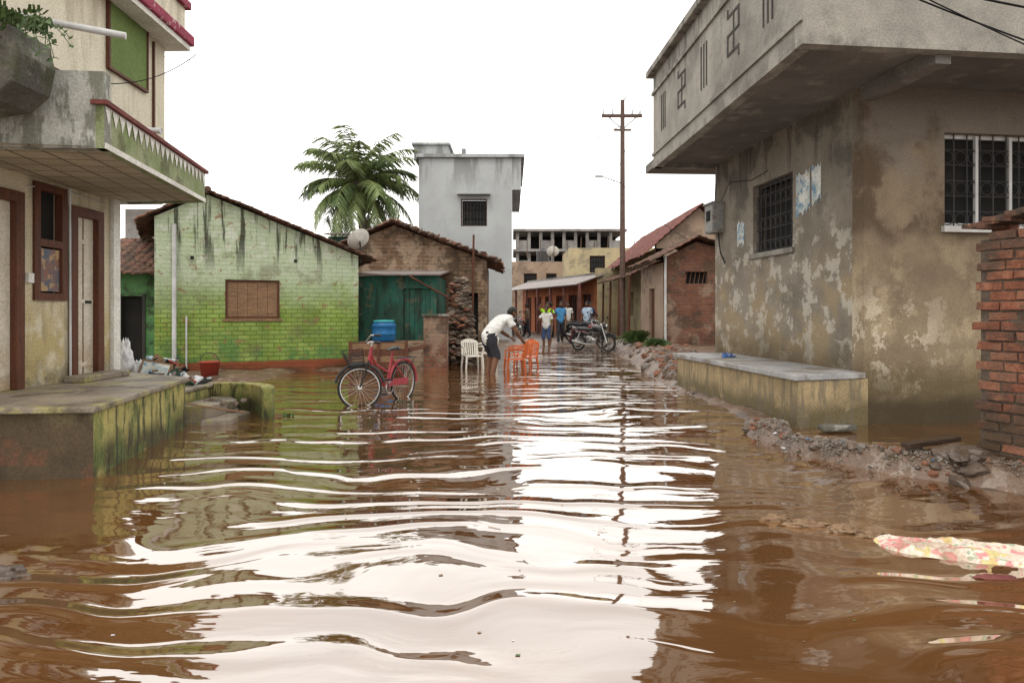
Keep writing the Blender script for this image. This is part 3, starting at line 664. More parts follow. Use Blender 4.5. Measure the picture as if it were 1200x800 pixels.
# ------------------------------------------------------------------ cement two-storey
cb=empty('cement_two_storey_house')
wall('front_wall',(-4.1,30),(.0,30.0),0,8.15,.25,M_citybld,[(1.85,3.0,5.15,6.35)],cb)
window('window',(-4.1,30),(0,30),1.85,3.0,5.15,6.35,cb,M_wood,'grill',.1,8)
wall('left_wall',(-4.55,34),(-4.1,30),0,8.15,.25,M_citybld,[],cb,trim1=.26)
wall('right_wall',(0,30),(0,37),0,8.15,.25,M_citybld,[],cb,trim0=.26)
mb=MB(); mb.box((-4.2,29.85,8.152),(.55,37,8.3)); mb.box((0.003,30.0,6.75),(.4,36.8,8.15)); 
mb.box((-4.45,31,8.305),(-2.9,35,8.95)); mb.box((-4.55,30.9,8.952),(-2.8,35,9.05)); mb.box((-2.3,31,8.305),(-2.1,31.2,8.8))
mb.obj('parapets',M_citybld,cb)
mb=MB(); mb.box((1.7,-.4,6.5),(3.15,-.003,6.58)); mb.obj('chajja',M_citybld,cb,frame((-4.1,30),(0,30)))
ch=empty('corrugated_roof_house')
wall('front_wall',(-7.0,26),(-3.9,26),0,4.25,.25,M_dkgreen,[],ch)
mb=MB(); vs=[]; n=90
for j in range(2):
    for i in range(n+1):
        vs.append((-7.1+3.5*i/n,25.6+4.2*j,4.32+.45*j+.025*math.sin(i*1.6)))
mb.add(vs,[(i,i+1,n+2+i,n+1+i) for i in range(n)]); o=mb.obj('sheet_roof',M_tin,ch); o.modifiers.new('s','SOLIDIFY').thickness=.02

# ------------------------------------------------------------------ far street
far=empty('unfinished_concrete_building'); y=68
mb=MB()
mb.box((.3,y,0),(11.2,y+8,5.6)); 
for fl in range(2):
    z=5.6+fl*2.0
    mb.box((.1,y-.4,z+1.75),(11.4,y+8,z+2.0))
    for i in range(10): mb.box((.4+i*1.16,y,z),(.4+i*1.16+.3,y+.4,z+1.75))
    mb.box((.4,y+5,z),(11.1,y+5.3,z+1.75),1)
    for i in range(0,9,2): mb.box((.7+i*1.16,y+.1,z),(.7+i*1.16+.86,y+.3,z+.9))
for i in range(9): mb.box((.8+i*1.16,y-.02,3.3),(.8+i*1.16+.6,y-.005,4.9),1)
mb.obj('frame',[M_farconc,M_dark],far)
sh=empty('shop_row')
S0=(.7,45); S1=(4.3,34.5); LS=dist(S0,S1)
ops=[(.5+i*1.75,.5+i*1.75+1.15,.1,2.3) for i in range(6)]
wall('shop_front',S0,S1,0,3.2,.25,M_orange,ops,sh)
mb=MB()
for a,b,c,d in ops:
    mb.box((a,.15,c),(b,.2,d),0 if random.random()<.5 else 1)
    for k in range(4): mb.box((a+.28*k,.1,c),(a+.28*k+.03,.149,d),2)
mb.obj('shutters',[M_wood,M_dark,M_tilered],sh,frame(S0,S1))
FS=frame(S0,S1)
mb=MB(); mb.add([lw(FS,-.2,-1.3,2.75),lw(FS,LS+.2,-1.3,2.75),lw(FS,LS+.2,.3,3.3),lw(FS,-.2,.3,3.3)],[(0,1,2,3)]); o=mb.obj('awning',M_tin,sh); o.modifiers.new('s','SOLIDIFY').thickness=.05
mb=MB()
for i in range(7): mb.box((.1+i*1.9,-1.25,0),(.22+i*1.9,-1.13,2.75))
mb.obj('posts',M_tilered,sh,FS)
wall('side',S1,(9,36),0,3.6,.25,M_yellow,[],sh)
mb=MB(); mb.prism([(1.0,45.2),(4.6,34.8),(8.5,36.2),(6,47)],3.3,3.42); mb.obj('roof',M_farconc,sh)
block('yellow_upper_house',3.7,9.5,44,50,5.5,M_yellow,[(5,6,3.9,5.0),(7,8,3.9,5.0)])
block('cream_far_house',-.2,3.9,52,58,5.2,M_tan,[(.9,1.9,3,4.3),(2.6,3.4,3,4.3)])
mb=MB()
for i in range(9):
    x=1+i*.9; mb.tube([(x,45.5+.1*i,5.0),(x+.02,45.5,5.9+random.random()*.6)],.03,0,5)
mb.obj('rooftop_rebar',M_pole)
mb=MB(); mb.lathe([(0,1.1),(.15,1.08),(.2,1.0),(.5,.85),(.5,0),(0,0)],0,20); mb.obj('water_tank',M_iron,None,Matrix.Translation((2.4,53,5.2)))
th=empty('tiled_roof_house')
wall('street_wall',(5.7,38),(5.7,27),0,3.9,.3,M_yellow,[(2,3,.2,2.3),(5,6,1.2,2.3),(8,9,.2,2.3)],th)
wall('gable_wall',(5.7,27),(9.1,27),0,lambda u:4.05+1.45*(u/1.7 if u<1.7 else 2-u/1.7),.3,M_tan,[(.8,1.5,2.6,3.6)],th,us=(1.7,))
mb=MB(); mb.box((6.01,27.31,0),(8.9,27.33,3.85),0); mb.box((6.01,27.34,0),(6.05,37.8,3.85),0); mb.obj('interior',M_dark,th)
tile_roof('roof_street_side',(5.1,38.4,3.6),(5.1,26.6,3.6),(7.4,26.6,5.6),(7.4,38.4,5.6),th,M_tilered,ragged=.1)
tile_roof('roof_back_side',(9.7,38.4,3.6),(9.7,26.6,3.6),(7.4,26.6,5.6),(7.4,38.4,5.6),th,M_tilered)
tile_roof('lean_to_roof',(4.2,33.5,2.75),(4.5,25.6,2.75),(5.7,25.6,3.35),(5.65,33.5,3.35),th,M_tile)
mb=MB()
for yy in (25.8,28.3,30.8,33.2): mb.tube([(4.4,yy,0),(4.45,yy,2.75)],.05)
mb.obj('lean_to_posts',M_wood,th)
bh=empty('brick_hut')
wall('front_wall',(4.95,22),(8.2,22),.0,lambda u:3.15+.5*(u/1.0 if u<1.0 else 1-(u-1.0)/2.25*1.2),.3,M_brickfar,[(.65,1.35,2.3,2.68)],bh,us=(1.0,))
wall('street_side_wall',(4.8,25.4),(4.95,22),0,3.0,.3,M_tan,[(1.2,2.0,.3,2.2)],bh,trim1=.31)
mb=MB(); mb.box((1.2,.1,.3),(2.0,.14,2.2)); mb.obj('door',M_wood,bh,frame((4.8,25.4),(4.95,22)))
mb=MB(); mb.box((.66,.2,2.3),(1.34,.22,2.68),1)
for i in range(6): mb.tube([(.65+.7*i/5,.1,2.3),(.65+.7*(i+.5)/5,.1,2.68)],.012,0,5)
mb.obj('vent',[M_brickbit,M_dark],bh,frame((4.95,22),(8.2,22)))
mb=MB(); mb.tube([(4.93,21.94,.1),(4.93,21.94,3.2)],.04,0,8); mb.obj('white_pipe',M_pvc,bh)
tile_roof('roof_left',(4.45,21.6,2.98),(4.35,25.6,2.98),(5.95,25.6,3.78),(5.95,21.6,3.78),bh)
tile_roof('roof_right',(8.6,21.6,2.9),(8.6,25.6,2.9),(5.95,25.6,3.78),(5.95,21.6,3.78),bh)

# ------------------------------------------------------------------ utility pole + wires
up=empty('utility_pole'); mb=MB(); px,py=4.5,27.8
mb.tube([(px,py,-.2),(px,py,4.5),(px,py,10.0)],[.12,.11,.085],0,10)
mb.box((px-.85,py-.05,9.3),(px+.8,py+.05,9.42)); mb.box((px-.35,py-.04,8.75),(px+.35,py+.04,8.83))
for x in (-.78,-.4,.4,.72): mb.tube([(px+x,py,9.42),(px+x,py,9.62)],[.05,.03],1,8)
mb.tube([(px-.6,py,9.35),(px,py,8.8)],.02); mb.tube([(px+.6,py,9.35),(px,py,8.8)],.02)
mb.tube([(px,py,9.9),(px+.15,py,10.15)],.03,1)
mb.tube([(px,py,6.6),(px-.9,py-.3,6.85)],.02,0); mb.box((px-1.15,py-.4,6.8),(px-.85,py-.25,6.88),1)
mb.obj('pole',[M_pole,M_pvc],up)
def wire(a,b,sag,r=.012):
    a,b=V(a),V(b); pts=[]
    for i in range(17):
        t=i/16; p=a*(1-t)+b*t; p.z-=sag*4*t*(1-t); pts.append(p)
    mb=MB(); mb.tube(pts,r,0,5); return mb.obj('overhead_wire',M_cable)
for x in (-.78,.72): wire((px+x,py,9.62),(px+x+3,72,10.5),.7,.014)
wire((px,py,9.0),(.3,30.2,8.3),.3,.010)
wire((2.2,6.0,4.75),(6.5,5.9,3.1),.12,.008)
wire((1.6,5.2,4.3),(7,6.0,3.75),.15,.010)
wire((2.4,5.5,4.4),(7,6.2,2.9),.1,.006)
wire((px-.4,py,9.62),(-9.5,9.3,5.6),.2,.006)
wire((px,py,6.6),(6.0,22.2,3.6),.25,.010)
wire((-4.4,7.5,3.9),(-4.3,9.3,4.9),.1,.006)

# ------------------------------------------------------------------ palm
pt=empty('coconut_palm'); C=V((-6.85,30.5,6.95))
mb=MB(); mb.tube([(-6.4,30.5,0),(-6.45,30.5,2.5),(-6.65,30.5,5),C],[.28,.22,.19,.17],0,10); mb.ell(C,(.3,.3,.35),0)
for k in range(9): mb.ell(C+V((.28*math.cos(k*.7),.28*math.sin(k*.7),-.28)),(.13,.13,.15),1,8,6)
mb.obj('trunk',[mat('palm_trunk',(.16,.13,.1),(.1,.08,.06),sc=8),mat('coconut',(.12,.13,.03),bump=0)],pt)
mb=MB(); NF=58
for i in range(NF):
    az=i*2.399+random.uniform(-.25,.25); el=R(86)-R(122)*(i/NF)**1.0+random.uniform(-.1,.1); ln=random.uniform(2.4,3.25)
    h=V((math.cos(az),math.sin(az),0)); pts=[C.copy()]; e=el; p=C.copy()
    for k in range(14):
        p=p+(h*math.cos(e)+V((0,0,math.sin(e))))*ln/14; e-=R(4.0+2.8*(k/14)); pts.append(p.copy())
    mb.tube(pts,[.035*(1-k/16) for k in range(15)],1,5)
    side=V((-h.y,h.x,0)); mi=random.choice((0,0,2))
    for k in range(2,15):
        for q in (0,.33,.66):
            if k==14 and q: continue
            if random.random()<.06: continue
            o=pts[k]*(1-q)+pts[min(14,k+1)]*q; dd=(pts[k]-pts[k-1]).normalized(); ll=(.68*math.sin(math.pi*(k+q)/17)**.6+.12)*random.uniform(.75,1.1)
            for sg in (-1,1):
                d=(side*sg*.85+dd*.6+V((0,0,-.5+random.uniform(-.35,.25)))).normalized()
                e1=o+d*ll*.5; e2=o+d*ll+V((0,0,-.2*ll)); w=dd*.030
                mb.add([o-w,o+w,e1+w*.9,e2,e1-w*.9],[(0,1,2,3,4)],mi)
mb.obj('fronds',[mat('palm_leaf',(.115,.16,.045),(.16,.205,.07),sc=3,rough=.45,bump=0,spec=.5),mat('palm_rib',(.22,.22,.08),bump=0),mat('palm_leaf_dark',(.06,.095,.03),(.09,.125,.045),sc=3,rough=.5,bump=0)],pt)
weeds('roadside_bush',(4.45,21.0,.35),.25,80,.22); weeds('roadside_bush',(4.2,22.9,.35),.3,90,.35)
weeds('roadside_weeds',(3.5,14.3,.2),.2,14,.12); weeds('roadside_weeds',(-3.0,9.1,.0),.1,5,.06)

def dish(c,r,yaw,base,nm='satellite_dish'):
    e=empty(nm); Mx=Matrix.Translation(c)@Matrix.Rotation(yaw,4,'Z')@Matrix.Rotation(R(55),4,'X')
    mb=MB(); mb.lathe([(0.001,0),(r*.4,r*.04),(r*.75,r*.14),(r,r*.25),(r*1.01,r*.25),(r*.75,r*.12),(r*.4,r*.02),(.001,-.02)],0,28,Mx)
    mb.tube([Mx@V((0,-r*.9,r*.2)),Mx@V((0,0,r*1.0))],.01,1,6); mb.tube([Mx@V((0,0,r*.95)),Mx@V((0,.02,r*1.15))],.035,1,8)
    mb.tube([c,(c[0],c[1]+.1,c[2]-.15),(c[0],c[1]+.1,base)],.02,1,8); mb.obj('dish',[M_white,M_iron],e)
dish(V((-3.75,16.8,3.15)),.29,R(225),2.6); dish(V((3.0,50,5.75)),.45,R(180),5.0)

# ------------------------------------------------------------------ small objects
M_barrel=mat('blue_plastic',(.015,.09,.22),(.02,.13,.3),sc=3,rough=.4,bump=0)
M_cyan=mat('teal_plastic',(.05,.3,.33),(.06,.35,.36),rough=.4,bump=0)
mb=MB(); mb.lathe([(0,0),(.26,0),(.29,.05),(.29,.17),(.305,.19),(.29,.21),(.29,.36),(.305,.38),(.28,.42),(.24,.47),(.24,.5),(.2,.5),(.2,.46),(.0,.46)],0,24)
mb.lathe([(.245,.475),(.255,.475),(.255,.52),(0,.53)],1,24); mb.obj('water_barrel',[M_barrel,M_cyan],None,Matrix.Translation((-3.15,16.8,.665)),smooth=True)
M_redpl=mat('red_plastic',(.30,.05,.03),(.24,.045,.03),rough=.4,bump=0)
mb=MB(); mb.lathe([(0,0),(.15,0),(.2,.36),(.215,.36),(.215,.38),(.19,.38),(.14,.03),(0,.03)],0,20); mb.torus(.2,.008,1,16,5,Matrix.Translation((0,0,.36)),a0=0,a1=math.pi)
mb.obj('red_bucket',[M_redpl,M_iron],None,Matrix.Translation((-6.2,14.0,.0)),smooth=True)
M_bag=mat('white_plastic_bag',(.62,.62,.62),(.5,.5,.52),sc=8,rough=.4,bump=.3)
def blob(name,c,r,m,seed,amp=.25,f=2.5,par=None):
    bm=bmesh.new(); bmesh.ops.create_icosphere(bm,subdivisions=4,radius=1); off=V((seed*7.1,seed*3.3,seed))
    for v in bm.verts:
        d=v.co.copy(); n=1+amp*noise.noise(d*f+off)+amp*.5*noise.noise(d*f*2.7+off)+amp*.25*noise.noise(d*f*6+off)
        z=d.z*n; v.co=V((d.x*n*r[0]*(1-.35*max(0,z)),d.y*n*r[1]*(1-.35*max(0,z)),z*r[2]))+V(c)
    me=bpy.data.meshes.new(name); bm.to_mesh(me); bm.free(); me.materials.append(m)
    for p in me.polygons: p.use_smooth=True
    o=bpy.data.objects.new(name,me); COL.objects.link(o); o.parent=par; return o
blob('white_plastic_sack',(-5.40,9.5,.68),(.13,.12,.32),M_bag,3,.45,3)
blob('plastic_bag',(-5.18,9.5,.53),(.12,.1,.18),M_bag,5,.5,3)
jp=empty('junk_heap')
M_jk=[M_plank,M_poster,M_redpl,M_dkgreen,M_cable,M_bag,M_tin]
mb=MB()
for k in range(170):
    x=random.gauss(-5.05,.28) ; yy=random.uniform(9.5,10.4)
    if x>-4.95 and yy>9.8: yy=random.uniform(9.3,9.8)
    z=.40+random.random()*.34*max(.15,1-abs(x+5.1)*1.6)
    Mr=Matrix.Translation((x,yy,z))@Matrix.Rotation(random.random()*6,4,'Z')@Matrix.Rotation(random.uniform(-.9,.9),4,'X')@Matrix.Rotation(random.uniform(-.6,.6),4,'Y')
    s=random.uniform(.03,.12); mb.box((-s,-s*.6,-.006),(s,s*.6,.006+random.random()*.02),random.choice((0,0,1,2,3,4,4,5,6,6)),Mr)
for k in range(40): rock_into(mb,(random.gauss(-5.1,.26),random.uniform(9.5,9.9),.44),random.uniform(.05,.13),random.choice((0,4,4,0,6)))
mb.obj('heap',M_jk,jp)
pf2=empty('framed_picture'); mb=MB(); mb.box((-.2,-.012,0),(.2,.012,.32)); mb.box((-.17,-.018,.03),(.17,-.0125,.29),1); mb.obj('frame',[M_plank,M_poster],pf2,Matrix.Translation((-4.95,9.35,.42))@Matrix.Rotation(R(15),4,'Z')@Matrix.Rotation(R(-25),4,'X')@Matrix.Rotation(R(12),4,'Y'))
mb=MB()
def shore(t):
    i=min(int(t*(len(RID)-1)),len(RID)-2); f=t*(len(RID)-1)-i; a,b=RID[i],RID[i+1]
    return a[0]+(b[0]-a[0])*f,a[1]+(b[1]-a[1])*f,a[3]+(b[3]-a[3])*f
for k in range(900):
    x,yy,w=shore(random.random()); x+=random.gauss(0,w*.45); yy+=random.gauss(0,w*.4)
    if yy>8.3 and yy<12.3 and x>3.05: continue
    near_=yy<12.5
    rock_into(mb,(x,yy,H(x,yy)+.003),random.choice((.012,.016,.022,.03,.05)) if near_ else random.choice((.025,.03,.04,.06,.09,.12)),random.choice((0,2,0,3,3,1)) if near_ else random.choice((0,0,1,3)))
for x,yy,r in ((3.45,7.55,.13),(3.15,7.45,.08),(2.75,7.9,.08)):
    rock_into(mb,(x,yy,H(x,yy)+r*.1),r,3,(1.3,.8,.45))
for k in range(26):
    x=random.gauss(3.88,.16); yy=random.gauss(5.75,.22); r=random.uniform(.04,.15); rock_into(mb,(x,yy,H(x,yy)+r*.15),r,3,(1.3,.9,.55))
mb.obj('rubble_stones',[M_rock,M_brickbit,M_gravel,M_wetrock])
mb=MB()
for k in range(8000):
    t=random.uniform(.58,.97); x,yy,w=shore(t); x+=random.gauss(0,w*.42); yy+=random.gauss(0,w*.40); z=H(x,yy)
    if z<.0 or (yy>8.2 and x>3.35) or noise.noise(V((x*3,yy*3,2)))<-.12: continue
    r=random.uniform(.004,.013); c=V((x,yy,z+r*.3)); a=random.random()*3
    d1=V((math.cos(a),math.sin(a),.2*random.random()))*r; d2=V((-math.sin(a),math.cos(a),.2*random.random()))*r*.8; up_=V((0,0,r*.8))
    mb.add([c+d1,c+d2,c-d1,c-d2,c+up_],[(0,1,4),(1,2,4),(2,3,4),(3,0,4)],random.choice((0,0,1)))
mb.obj('gravel',[M_gravel,M_rock])
mb=MB(); mb.box((-.2,-.07,-.03),(.22,.08,.035)); mb.obj('broken_kerb_stone',M_oldconc,None,Matrix.Translation((3.78,7.95,.05))@Matrix.Rotation(.15,4,'Z'),bevel=.015)
mb=MB(); mb.box((-.28,-.05,-.02),(.26,.05,.022)); mb.obj('dark_plank',mat('wet_dark_wood',(.03,.02,.014),(.05,.03,.02),sc=5,rough=.4,stretch=(1,8,8)),None,Matrix.Translation((3.68,5.98,.26))@Matrix.Rotation(.22,4,'Z')@Matrix.Rotation(-.08,4,'Y'),bevel=.006)
mb=MB(); mb.tube([(3.35,6.35,.18),(3.6,6.2,.2),(3.85,6.15,.2)],[.008,.01,.006],0,6); mb.tube([(2.95,6.9,.15),(3.25,6.5,.2)],[.006,.004],0,5); mb.tube([(3.0,7.2,.12),(3.3,7.3,.12)],[.006,.004],0,5); mb.obj('broken_sticks',M_plank)
# litter scraps on the bank
mb=MB()
for k in range(26):
    x,yy,w=shore(random.uniform(.55,.98)); x+=random.gauss(0,w*.5); yy+=random.gauss(0,w*.4); s=random.uniform(.015,.04)
    if yy>8.2 and x>3.1: continue
    Mr=Matrix.Translation((x,yy,max(H(x,yy),0)+.012))@Matrix.Rotation(random.random()*6,4,'Z')@Matrix.Rotation(random.uniform(-.4,.4),4,'X')
    mb.add([(-s,-s*.6,0),(0,-s*.7,.008),(s,-s*.4,0),(s*.8,s*.6,.006),(-s*.9,s*.5,0)],[(0,1,2,3,4)],k%4,Mr)
mb.obj('litter_scraps',[M_bag,M_barrel,M_plank,M_redpl])
M_cloth=mat('patterned_cloth',(.50,.42,.34),(.58,.50,.42),sc=6,rough=.8,bump=.15,layers=[dict(c=(.50,.16,.16),sc=10,lo=.53,hi=.56,a=.8,det=2),dict(c=(.46,.38,.14),sc=8,lo=.55,hi=.58,a=.8,det=2),dict(c=(.16,.26,.16),sc=14,lo=.59,hi=.61,a=.7,det=2),dict(c=(.22,.13,.07),sc=3,lo=.5,hi=.62,a=.5)])
nx_,ny_=80,34; vs=[]
for j in range(ny_+1):
    for i in range(nx_+1):
        u,v=i/nx_,j/ny_; x=2.2+1.0*u; w=.15+.08*math.sin(2.4*u+.3)+.035*noise.noise(V((u*3,0,1))); w*=min(1,(u*6)**.5+.15); yy=4.12-.28*u+(v-.5)*2*w+.01*noise.noise(V((u*9,v*3,4)))
        edge=min(1,5*min(u+.05,1,v,1-v))
        z=-.006+.045*edge*(.75+.9*noise.noise(V((u*5,v*2.2,3)))+.55*noise.noise(V((u*12+v*6,v*7,8)))+.3*noise.noise(V((u*25,v*14,8))))
        vs.append((x,yy,z))
mb=MB(); mb.add(vs,[(j*(nx_+1)+i,j*(nx_+1)+i+1,(j+1)*(nx_+1)+i+1,(j+1)*(nx_+1)+i) for j in range(ny_) for i in range(nx_)]); mb.obj('floating_cloth',M_cloth,smooth=True)
M_brcloth=mat('muddy_cloth',(.22,.14,.08),(.14,.085,.048),sc=6,rough=.6)
for cx,cy,rx,ry in ((2.12,4.36,.12,.06),(1.92,4.48,.13,.045),(1.76,4.58,.10,.03),(2.26,4.26,.09,.05)):
    blob('muddy_debris',(cx,cy,.005),(rx,ry,.035),M_brcloth,cx*3,.6,2.5)
blob('red_rag',(2.55,3.6,0),(.12,.035,.012),M_coping,9,.5,2)
mb=MB()
for k in range(110):
    yy=random.uniform(2.6,16); x=random.uniform(-.6,.6)*yy; r=random.uniform(.006,.016)
    a=random.random()*3; mb.add([(x+r*math.cos(a+t),yy+r*math.sin(a+t)*random.uniform(.4,1),.003) for t in (0,1.5,3,4.6)],[(0,1,2,3)],random.choice((0,0,1,2)))
for k in range(12):
    yy=random.uniform(4,9); x=random.uniform(-.5,.6)*yy; a=random.random()*3; l=random.uniform(.04,.1)
    mb.tube([(x,yy,.003),(x+l*math.cos(a),yy+l*math.sin(a),.004)],.002,0,4)
mb.obj('floating_litter',[M_brcloth,M_leaf,M_bag])
blob('mud_clod',(-2.85,3.62,-.03),(.3,.13,.08),M_wetrock,4,.6,3)

# ------------------------------------------------------------------ chairs
def chair(loc,yaw,m,name='plastic_chair'):
    mb=MB(); 
    for sx in (-1,1):
        mb.tube([(sx*.23,.22,0),(sx*.2,.19,.42)],[.018,.03],0,6); mb.tube([(sx*.23,-.24,0),(sx*.19,-.2,.42)],[.018,.03],0,6)
        mb.tube([(sx*.2,.19,.42),(sx*.25,.17,.63),(sx*.25,0,.66),(sx*.23,-.2,.64)],[.02,.025,.025,.02],0,6,flat=.7)
    mb.box((-.21,-.2,.41),(.21,.21,.435))
    n=8
    for i in range(n):
        a=-1+2*i/n; b=-1+2*(i+1)/n
        def bp(t,z): return (t*.22,-.2-.05*(1-t*t)-(z-.42)*.22,z)
        z1a=.84-.07*a*a; z1b=.84-.07*b*b
        w=.05 if (i not in (0,n-1)) else 0
        q=[bp(a+w,.44),bp(b-w,.44),bp(b-w,.74),bp(a+w,.74)]
        mb.add(q+[V(p)+V((0,-.012,0)) for p in q],[(0,1,2,3),(7,6,5,4),(0,4,5,1),(1,5,6,2),(3,2,6,7),(0,3,7,4)])
        q=[bp(a,.74),bp(b,.74),bp(b,z1b),bp(a,z1a)]
        mb.add(q+[V(p)+V((0,-.015,0)) for p in q],[(0,1,2,3),(7,6,5,4),(0,4,5,1),(1,5,6,2),(3,2,6,7),(0,3,7,4)])
    mb.obj(name,m,None,Matrix.Translation(loc)@Matrix.Rotation(yaw,4,'Z'))
M_chw=mat('white_plastic',(.6,.57,.5),(.5,.47,.41),rough=.4,bump=0); M_cho=mat('orange_plastic',(.48,.12,.035),(.38,.09,.03),rough=.4,bump=0)
chair((-.98,16.9,-.12),R(200),M_chw); chair((-.70,17.8,-.1),R(120),M_chw)
chair((.06,16.0,-.14),R(100),M_cho); chair((.2,17.4,-.12),R(60),M_cho); chair((.34,16.6,-.14),R(150),M_cho)

# ------------------------------------------------------------------ bicycle
M_tyre=mat('tyre_rubber',(.015,.015,.015),(.03,.025,.02),rough=.8,bump=0); M_chrome=mat('dull_chrome',(.4,.4,.4),(.3,.28,.25),rough=.3,metal=.9,bump=0)
M_bred=mat('crimson_frame_paint',(.30,.018,.03),(.22,.016,.025),rough=.35,bump=0,spec=.4); M_blk=mat('black_vinyl',(.012,.012,.012),(.02,.02,.02),rough=.45,bump=0)
def wheel(mb,M,r=.33,t=.02,spokes=28,hub=.03):
    mb.torus(r-t,t,0,44,8,M); mb.torus(r-2.1*t,.008,1,44,6,M,w=1.6)
    mb.tube([M@V((0,-.05,0)),M@V((0,.05,0))],hub,1,10)
    for k in range(spokes):
        a=2*math.pi*k/spokes; b=a+.35*(1 if k%2 else -1); s=.03 if k%4<2 else -.03
        mb.tube([M@V((hub*math.cos(b),s,hub*math.sin(b))),M@V(((r-2.2*t)*math.cos(a),0,(r-2.2*t)*math.sin(a)))],.0015,1,4)
def bicycle(rear,front,zb,steer):
    e=empty('bicycle'); F=frame(rear,front,zb); r=.33; W=dist(rear,front); T=Matrix.Translation
    mats=[M_tyre,M_chrome,M_bred,M_blk,M_plank]
    mb=MB(); wheel(mb,T((0,0,r))); mb.obj('rear_wheel',mats,e,F)
    hx=W-.2; head=V((hx,0,.78)); htop=V((hx-.05,0,.93))
    ax=(V((W-.05,0,r))-htop).normalized()
    S=T(head)@Matrix.Rotation(steer,4,ax*-1)@T(-head)
    mb=MB(); wheel(mb,S@T((W,0,r)))
    for sg in (-1,1): mb.tube([S@V((hx+.02,sg*.03,.72)),S@V((hx+.09,sg*.05,.55)),S@V((W,sg*.055,r))],.012,3,8)
    mb.tube([S@V((hx+.03,0,.70)),S@htop,S@(htop+V((-.01,0,.07)))],.015,1,8)
    mb.torus(r+.035,.022,3,20,6,S@T((W,0,r)),a0=R(20),a1=R(175),w=1.0)
    c=htop+V((.02,0,.08))
    mb.tube([S@V((hx-.2,-.28,c.z+.02)),S@V((hx-.05,-.24,c.z+.05)),S@V((hx+.02,-.1,c.z)),S@V((hx+.02,.1,c.z)),S@V((hx-.05,.24,c.z+.05)),S@V((hx-.2,.28,c.z+.02))],.012,1,8)
    for sg in (-1,1): mb.tube([S@V((hx-.2,sg*.28,c.z+.02)),S@V((hx-.1,sg*.255,c.z+.04))],.019,3,8)
    for k in range(6):
        z=.66+.045*k; o=.02*k
        mb.tube([S@V((hx+.09,-.14-o/2,z)),S@V((hx+.3+o,-.14-o/2,z)),S@V((hx+.3+o,.14+o/2,z)),S@V((hx+.09,.14+o/2,z)),S@V((hx+.09,-.14-o/2,z))],.006,3,4)
    for yk in range(6):
        yv=-.14+.056*yk; mb.tube([S@V((hx+.3,yv,.66)),S@V((hx+.38,yv*1.1,.88))],.005,3,4); mb.tube([S@V((hx+.09,yv,.66)),S@V((hx+.3,yv,.66))],.005,3,4)
    mb.obj('fork_and_bars',mats,e,F)
    mb=MB(); bbk=V((.44,0,.28)); seat=V((.30,0,.74))
    mb.tube([bbk,seat,seat+V((-.03,0,.1))],[.017,.017,.013],2,8); mb.tube([head,V((.75,0,.55)),bbk+V((.05,0,.03))],.019,2,8); mb.tube([head+V((0,0,.06)),V((.7,0,.66)),(.37,0,.5)],.017,2,8)
    mb.tube([head+V((.02,0,-.06)),htop],.023,2,8)
    for sg in (-1,1): mb.tube([bbk,(0,sg*.06,r)],.011,2,6); mb.tube([seat,(0,sg*.06,r)],.010,2,6)
    mb.torus(r+.035,.024,2,22,6,T((0,0,r)),a0=R(5),a1=R(185))
    mb.tube([(.13,0,.87),(.22,0,.885),(.36,0,.87),(.42,0,.86)],[.07,.085,.04,.02],3,10,flat=.4)
    for sg in (-1,1): mb.tube([(.24,sg*.06,.72),(-.28,sg*.07,.72)],.007,3,6); mb.tube([(-.22,sg*.07,.72),(0,sg*.065,r)],.006,3,6)
    for k in range(5): mb.tube([(.18-.11*k,-.065,.72),(.18-.11*k,.065,.72)],.005,3,5)
    mb.box((-.03,.05,.30),(.5,.075,.40),2); mb.torus(.09,.01,1,20,5,T((.44,.07,.28)))
    for sg,a in ((1,R(50)),(-1,R(230))):
        q=bbk+V((.17*math.cos(a),sg*.09,.17*math.sin(a))); mb.tube([bbk+V((0,sg*.08,0)),q],.009,1,6); mb.box((q.x-.04,q.y,q.z-.012),(q.x+.04,q.y+sg*.09,q.z+.012),3)
    mb.tube([(.05,-.09,.3),(.0,-.2,-.02)],.008,1,6)
    mb.obj('frame',mats,e,F)
bicycle((-1.78,11.15),(-2.26,10.22),-.07,R(-52))

